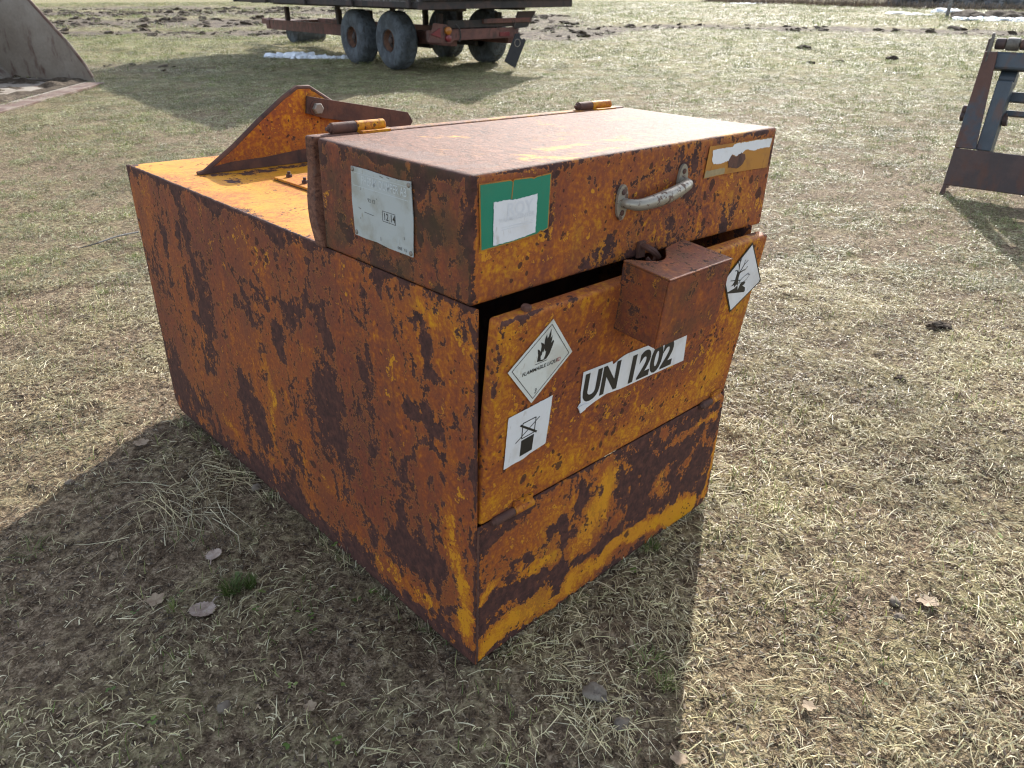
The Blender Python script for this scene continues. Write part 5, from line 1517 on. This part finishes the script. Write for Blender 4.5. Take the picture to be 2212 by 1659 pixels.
rs = np.random.RandomState(11)
def ring_pts(r0, r1, dens, half=R(56)):
    A_ = half * (r1 * r1 - r0 * r0); n = int(A_ * dens)
    rr_ = np.sqrt(rs.uniform(r0 * r0, r1 * r1, n)); th = rs.uniform(-half, half, n) + R(90 - 44.83)
    return -.5673 + rr_ * np.cos(th), -.657 + rr_ * np.sin(th)
MT = np.array([[.99926188, .01361606, .0359208], [-.01357245, .99990683, -.00145766], [-.0359373, .00096906, .99935358]])
def inside_tank(x, y): return (x > .012) & (x < .668) & (y > .008) & (y < 1.165)
PX = []; PS = []; PI = []; PR = []
def scatter(r0, r1, dens, sc, keep_bare=.25, kinds='near'):
    x, y = ring_pts(r0, r1, dens)
    b = bare_map(x, y); m = mud_map(x, y); g = green_map(x, y)
    u = rs.uniform(0, 1, len(x))
    p = np.stack([x, y, x * 0], 1)
    cl = .55 + .75 * fbm(p, 5.5 / sc, 3, 61)
    snowy = (np.hypot(x - 6.3, y - 10.7) < .6)
    keep = ~snowy & (u < (1 - b * (1 - keep_bare)) * cl) & (rs.uniform(0, 1, len(x)) > m * .93) & ~inside_tank(x, y)
    # soil shows more in the trampled strip beside the tank
    near = (x < .02) & (x > -.75) & (y > -.4) & (y < 1.2)
    keep &= ~(near & (rs.uniform(0, 1, len(x)) < .30))
    x, y, g, b = x[keep], y[keep], g[keep], b[keep]
    n = len(x)
    t = rs.uniform(0, 1, n)
    idx = np.where(t < .10 + .55 * g, rs.randint(7, 11, n), rs.randint(0, 7, n))
    t2 = rs.uniform(0, 1, n)
    idx = np.where(t2 < .015 + .16 * g, rs.randint(11, 14, n), idx)
    idx = np.where((t2 > .72 - .25 * b) & (sc < 1.3), rs.randint(14, 17, n), idx)
    idx = np.where((t2 > .975), rs.randint(17, 20, n), idx)
    z = gh(x, y)
    PX.append(np.stack([x, y, z], 1)); PI.append(idx)
    PS.append(sc * rs.uniform(.7, 1.25, n)); PR.append(np.stack([rs.uniform(-.12, .12, n), rs.uniform(-.12, .12, n), rs.uniform(0, 6.283, n)], 1))
scatter(3.1, 6.0, 560, 1.1)
scatter(6.0, 11.0, 240, 1.5)
scatter(11.0, 24.0, 60, 2.8)
scatter(24.0, 60.0, 8, 6.0)
PX = np.concatenate(PX); PI = np.concatenate(PI).astype(np.int32); PS = np.concatenate(PS); PR = np.concatenate(PR)

def instancer(name, co, idx, scl, rot, coll, label, cat='grass', flat=.62):
    me = bpy.data.meshes.new(name)
    me.vertices.add(len(co)); me.vertices.foreach_set('co', co.ravel().astype(np.float32))
    a = me.attributes.new('idx', 'INT', 'POINT'); a.data.foreach_set('value', idx)
    a = me.attributes.new('scl', 'FLOAT', 'POINT'); a.data.foreach_set('value', scl.astype(np.float32))
    a = me.attributes.new('rot', 'FLOAT_VECTOR', 'POINT'); a.data.foreach_set('vector', rot.ravel().astype(np.float32))
    ob = bpy.data.objects.new(name, me); COL.objects.link(ob)
    ng = bpy.data.node_groups.new(name, 'GeometryNodeTree')
    ng.interface.new_socket('Geometry', in_out='INPUT', socket_type='NodeSocketGeometry')
    ng.interface.new_socket('Geometry', in_out='OUTPUT', socket_type='NodeSocketGeometry')
    N = ng.nodes.new; Lk = ng.links.new
    gi = N('NodeGroupInput'); go = N('NodeGroupOutput')
    iop = N('GeometryNodeInstanceOnPoints'); ci = N('GeometryNodeCollectionInfo')
    ci.inputs['Collection'].default_value = coll; ci.inputs['Separate Children'].default_value = True; ci.inputs['Reset Children'].default_value = True
    iop.inputs['Pick Instance'].default_value = True
    def na(nm, ty):
        n = N('GeometryNodeInputNamedAttribute'); n.data_type = ty; n.inputs['Name'].default_value = nm
        return n.outputs['Attribute']
    Lk(gi.outputs[0], iop.inputs['Points']); Lk(ci.outputs[0], iop.inputs['Instance'])
    Lk(na('idx', 'INT'), iop.inputs['Instance Index'])
    e2r = N('FunctionNodeEulerToRotation'); Lk(na('rot', 'FLOAT_VECTOR'), e2r.inputs[0]); Lk(e2r.outputs[0], iop.inputs['Rotation'])
    cx_ = N('ShaderNodeCombineXYZ'); mz = N('ShaderNodeMath'); mz.operation = 'MULTIPLY'; mz.inputs[1].default_value = flat
    sc_ = na('scl', 'FLOAT'); Lk(sc_, cx_.inputs[0]); Lk(sc_, cx_.inputs[1]); Lk(sc_, mz.inputs[0]); Lk(mz.outputs[0], cx_.inputs[2]); Lk(cx_.outputs[0], iop.inputs['Scale'])
    Lk(iop.outputs[0], go.inputs[0])
    md = ob.modifiers.new('scatter', 'NODES'); md.node_group = ng
    tag(ob, label, cat, kind='stuff')
    return ob
instancer('grass', PX, PI, PS, PR, lib, 'short straw-coloured winter grass with a few green blades')
print('grass points', len(PX))

# ---- near ground cover: every blade placed singly (one mesh)
def near_cover():
    rs = np.random.RandomState(21)
    half = R(58); r1 = 3.2
    def pts(n):
        rr_ = np.sqrt(rs.uniform(.30 ** 2, r1 * r1, n)); th = rs.uniform(-half, half, n) + R(90 - 44.83)
        return -.5673 + rr_ * np.cos(th), -.657 + rr_ * np.sin(th)
    VV = []; FF = []; CC = []; off = 0
    def emit(x, y, z, dr, ln, wd, h, curl, kink, mode, col, nseg):
        nonlocal off
        n = len(x)
        S = nseg + 1
        P = np.zeros((n, S, 2, 3)); px, py = x.copy(), y.copy()
        tilt = rs.uniform(-.9, .9, n); ct, st = np.cos(tilt), np.sin(tilt)
        kat = rs.uniform(.25, .8, n)
        for i in range(S):
            u = i / nseg
            d = dr + curl * u + np.where(u > kat, kink, 0)
            zz = z + (h * np.sin(math.pi * min(1, u * .88 + .06)) if mode == 'flat' else h * u ** .8)
            w = wd * (1 - .7 * u * u) * .5
            nx_, ny_ = -np.sin(d), np.cos(d)
            P[:, i, 0] = np.stack([px + nx_ * w * ct, py + ny_ * w * ct, zz + w * st], 1)
            P[:, i, 1] = np.stack([px - nx_ * w * ct, py - ny_ * w * ct, zz - w * st], 1)
            s_ = ln / nseg * (1.0 if mode == 'flat' else .35 + .9 * u)
            px = px + np.cos(d) * s_; py = py + np.sin(d) * s_
        idx = off + (np.arange(n) * S * 2)[:, None] + (np.arange(nseg) * 2)[None]
        FF.append(np.stack([idx, idx + 1, idx + 3, idx + 2], 2).reshape(-1, 4)); VV.append(P.reshape(-1, 3))
        CC.append(np.repeat(col, S * 2, axis=0)); off += n * S * 2
    def colors(pal, n, lo=.75, hi=1.2):
        p = np.array(pal)[rs.randint(0, len(pal), n)]
        return p * rs.uniform(lo, hi, n)[:, None]
    def dens(x, y, amt, freq, seed):
        p = np.stack([x, y, x * 0], 1)
        return .35 + amt * sstep(.36, .62, fbm(p, freq, 3, seed))
    def strip(x, y): return (x < .03) & (x > -.70) & (y > -.45) & (y < 1.15)
    def base(n, amt, freq, seed, bare_k, strip_k):
        x, y = pts(n)
        k_ = rs.uniform(0, 1, n) < dens(x, y, amt, freq, seed) * (1 - bare_k * bare_map(x, y)) * np.where(strip(x, y), strip_k, 1.0)
        k_ &= ~inside_tank(x, y)
        return x[k_], y[k_]
    def flow(x, y):
        p = np.stack([x, y, x * 0], 1)
        return fbm(p, 3.5, 2, 90) * 14.0
    # matted straw
    for n, lr_, wr_, hr_, pal, sk, bk in ((45000, (.020, .070), (.0008, .0021), (.001, .008), STRAW[:4] + STRAW[5:6] + STRAW[2:3], .36, .88),
                                     (250000, (.006, .026), (.0008, .0026), (.0005, .005), STRAW[:6] + STRAW[:2], .34, .82)):
        x, y = base(n, .75, 6.5, 71, bk, sk); m = len(x)
        dr = np.where(rs.uniform(0, 1, m) < .55, flow(x, y) + rs.normal(0, .7, m), rs.uniform(0, 6.283, m))
        emit(x, y, gh(x, y) + rs.uniform(-.001, .006, m), dr, rs.uniform(*lr_, m) * rs.uniform(.55, 1, m), rs.uniform(*wr_, m), rs.uniform(*hr_, m), rs.normal(0, .28, m),
             np.where(rs.uniform(0, 1, m) < .4, rs.normal(0, .8, m), 0), 'flat', colors(pal, m), 3 if lr_[1] > .05 else 2)
    # crumbs of litter and soil
    x, y = base(240000, .6, 9, 72, .35, 1.0); m = len(x)
    emit(x, y, gh(x, y) + rs.uniform(.0, .003, m), rs.uniform(0, 6.283, m), rs.uniform(.003, .012, m), rs.uniform(.001, .0045, m), rs.uniform(.0, .004, m), rs.normal(0, .3, m), np.zeros(m), 'flat',
         colors([(.20, .14, .085), (.10, .070, .044), (.30, .22, .14), (.40, .32, .21), (.07, .047, .031), (.15, .105, .068)], m), 1)
    # green shoots
    x, y = pts(60000); g = green_map(x, y); p = np.stack([x, y, x * 0], 1)
    k_ = (rs.uniform(0, 1, len(x)) < (.08 + .55 * g) * sstep(.46, .66, fbm(p, 9, 3, 73))) & ~inside_tank(x, y); x, y = x[k_], y[k_]; m = len(x)
    emit(x, y, gh(x, y), rs.uniform(0, 6.283, m), rs.uniform(.008, .026, m), rs.uniform(.0010, .0024, m), rs.uniform(.010, .030, m), rs.normal(0, .4, m), np.zeros(m), 'up', colors(GREEN, m), 2)
    # tussocks and one green tuft
    tus = [(-.10, .80, .09, 90, STRAW[:4]), (-.18, .74, .09, 60, STRAW[:4]), (.08, -.20, .06, 40, STRAW[:4]), (-.20, .445, .035, 170, GREEN[:2]), (-.17, .43, .02, 90, GREEN[:2]),
           (-.30, .47, .02, 30, GREEN[1:]), (.20, -.235, .03, 60, GREEN[1:]), (.46, -.02, .03, 60, GREEN[:3]), (.70, .02, .06, 40, STRAW[:4]), (-.46, 1.42, .05, 60, GREEN[:3])]
    for i in range(26):
        a = pts(1); tus.append((float(a[0][0]), float(a[1][0]), rs.uniform(.03, .06), rs.randint(30, 70), STRAW[:4] if rs.uniform() < .6 else GREEN))
    for cx, cy, r_, n, pal in tus:
        a = rs.uniform(0, 6.283, n); q = r_ * np.sqrt(rs.uniform(0, 1, n)) * (1.1 if pal[0][0] > pal[0][1] else .5)
        x = cx + q * np.cos(a); y = cy + q * np.sin(a)
        k_ = ~inside_tank(x, y); x, y, a = x[k_], y[k_], a[k_]; n = len(x)
        if not n: continue
        green = pal[0][1] > pal[0][0]
        emit(x, y, gh(x, y) + .001, (a + rs.normal(0, .7, n)) if green else rs.uniform(0, 6.283) + np.where(rs.uniform(0, 1, n) < .35, 3.14, 0) + rs.normal(0, .75, n), rs.uniform(.4, 1.3, n) * r_ * (1.3 if not green else .7), rs.uniform(.001, .0022, n), rs.uniform(.003, .012, n) if not green else rs.uniform(.008, .026, n), rs.normal(0, .35, n), rs.normal(0, .4, n), 'flat' if not green else 'up', colors(pal, n, .8, 1.25), 3)
    # blades pressed against the foot of the tank
    n = 2400; t = rs.uniform(0, 1, n); t = t[vnoise(np.stack([t * 9, t * 0, t * 0], 1), 2.2, 5) > .5]; n = len(t); onside = rs.uniform(0, 1, n) < .62
    x = np.where(onside, rs.uniform(-.022, .004, n), t * .69); y = np.where(onside, t * 1.17, rs.uniform(-.022, .002, n))
    pal_ = np.where(rs.uniform(0, 1, n)[:, None] < .65, colors(STRAW[:5], n), colors(GREEN, n))
    lean = np.where(onside, rs.normal(1.57, .9, n), rs.normal(0, .9, n)) + np.where(rs.uniform(0, 1, n) < .5, 3.14, 0)
    emit(x, y, gh(x, y) - .002, lean, rs.uniform(.008, .035, n), rs.uniform(.0009, .0022, n), rs.uniform(.004, .028, n) * rs.uniform(.3, 1, n), rs.normal(0, .4, n), rs.normal(0, .3, n), 'up', pal_, 3)
    # small round clover leaves
    for i in range(70):
        cx, cy = pts(1) if i > 22 else (np.array([rs.uniform(-.45, .0)]), np.array([rs.uniform(.0, .6)]))
        if inside_tank(cx, cy)[0]: continue
        z0 = gh(cx, cy)[0] + rs.uniform(.006, .014); base_c = np.array(GREEN[rs.randint(1, 4)]) * np.array([.7, .85, .6])
        for j in range(rs.randint(2, 5)):
            a = rs.uniform(0, 6.283); rr_ = rs.uniform(.002, .0045); ox, oy = cx[0] + .005 * math.cos(a), cy[0] + .005 * math.sin(a)
            th = np.arange(6) * 1.0472
            vs = np.stack([ox + rr_ * np.cos(th), oy + rr_ * .8 * np.sin(th), z0 + rs.uniform(-.25, .25) * rr_ * np.cos(th)], 1)
            VV.append(vs); CC.append(np.repeat(base_c[None] * rs.uniform(.8, 1.2), 6, 0)); FF.append(np.array([[off, off + 1, off + 2, off + 3], [off, off + 3, off + 4, off + 5]])); off += 6
    V_ = np.concatenate(VV); F_ = np.concatenate(FF); C_ = np.concatenate(CC)
    me = bpy.data.meshes.new('matted_grass')
    me.vertices.add(len(V_)); me.vertices.foreach_set('co', V_.ravel().astype(np.float32))
    me.loops.add(F_.size); me.loops.foreach_set('vertex_index', F_.ravel().astype(np.int32))
    me.polygons.add(len(F_)); me.polygons.foreach_set('loop_start', (np.arange(len(F_)) * 4).astype(np.int32))
    me.update(calc_edges=True)
    ca = me.color_attributes.new('Col', 'FLOAT_COLOR', 'POINT')
    ca.data.foreach_set('color', np.concatenate([C_, np.ones((len(C_), 1))], 1).astype(np.float32).ravel())
    me.materials.append(M_BLADE_NEAR)
    ob = bpy.data.objects.new('matted_grass', me); COL.objects.link(ob)
    tag(ob, 'matted dead straw, litter and green shoots around the tank', 'grass', kind='stuff')
    print('near quads', len(F_))
near_cover()

# ---- clods in the churned mud
clod_lib = bpy.data.collections.new('clod_library')
for i in range(6):
    mb = MB(); blob(mb, (0, 0, 0), 1.0, i * 7 + 3, 1, (1.2, 1, .7), rough=1.0)
    me = bpy.data.meshes.new('c%d' % i); me.from_pydata(mb.v, [], mb.f); me.materials.append(M_SOIL)
    clod_lib.objects.link(bpy.data.objects.new('c%d' % i, me))
x, y = ring_pts(8, 45, 9.0); m_ = mud_map(x, y)
k_ = rs.uniform(0, 1, len(x)) < sstep(.25, .8, m_) * .55; x, y = x[k_], y[k_]; n_ = len(x)
sz = .03 + .10 * rs.uniform(0, 1, n_) ** 3 * np.clip(np.hypot(x, y) / 18, .5, 1.6)
instancer('mud_clods', np.stack([x, y, gh(x, y)], 1), rs.randint(0, 6, n_).astype(np.int32), sz, np.stack([rs.uniform(-.3, .3, n_), rs.uniform(-.3, .3, n_), rs.uniform(0, 6.28, n_)], 1), clod_lib, 'crumbled earth clods in the churned mud of the field', 'mud', .55)

# dry brush along the far wall
bl_ = []
bc = []
br = random.Random(8); V = []; F = []; C = []
brush_line = [(52, 32), (48, 25), (45.2, 19), (44.4, 16), (43.2, 12.5), (42.2, 9.5), (41, 6)]
for i in range(5200):
    x, y = along(brush_line, br.random()); x += br.uniform(-1.2, .8); y += br.uniform(-.5, .5)
    hgt_ = br.uniform(.15, .75) * (1.0 if y > 16 else .55); a = br.uniform(0, 6.28); w = br.uniform(.012, .03); ln = hgt_ * br.uniform(.1, .7)
    k0 = len(V); d = (math.cos(a), math.sin(a))
    V += [(x - w, y, 0), (x + w * .3, y - w, 0), (x + d[0] * ln * .4 + w, y + d[1] * ln * .4, hgt_ * .6), (x + d[0] * ln * .4, y + d[1] * ln * .4 - w, hgt_ * .6), (x + d[0] * ln, y + d[1] * ln, hgt_)]
    F += [(k0, k0 + 1, k0 + 2, k0 + 3), (k0 + 3, k0 + 2, k0 + 4)]
    c = br.choice([(.17, .125, .09), (.12, .085, .065), (.24, .18, .12), (.09, .07, .05)]); C += [c] * 5
me = bpy.data.meshes.new('dry_brush'); me.from_pydata(V, [], F)
ca = me.color_attributes.new('Col', 'FLOAT_COLOR', 'POINT'); ca.data.foreach_set('color', np.array([(*c, 1) for c in C], dtype=np.float32).ravel())
me.materials.append(M_BLADE)
ob = bpy.data.objects.new('dry_brush', me); COL.objects.link(ob); tag(ob, 'brown dry brush along the foot of the stone wall', 'brush', kind='stuff')
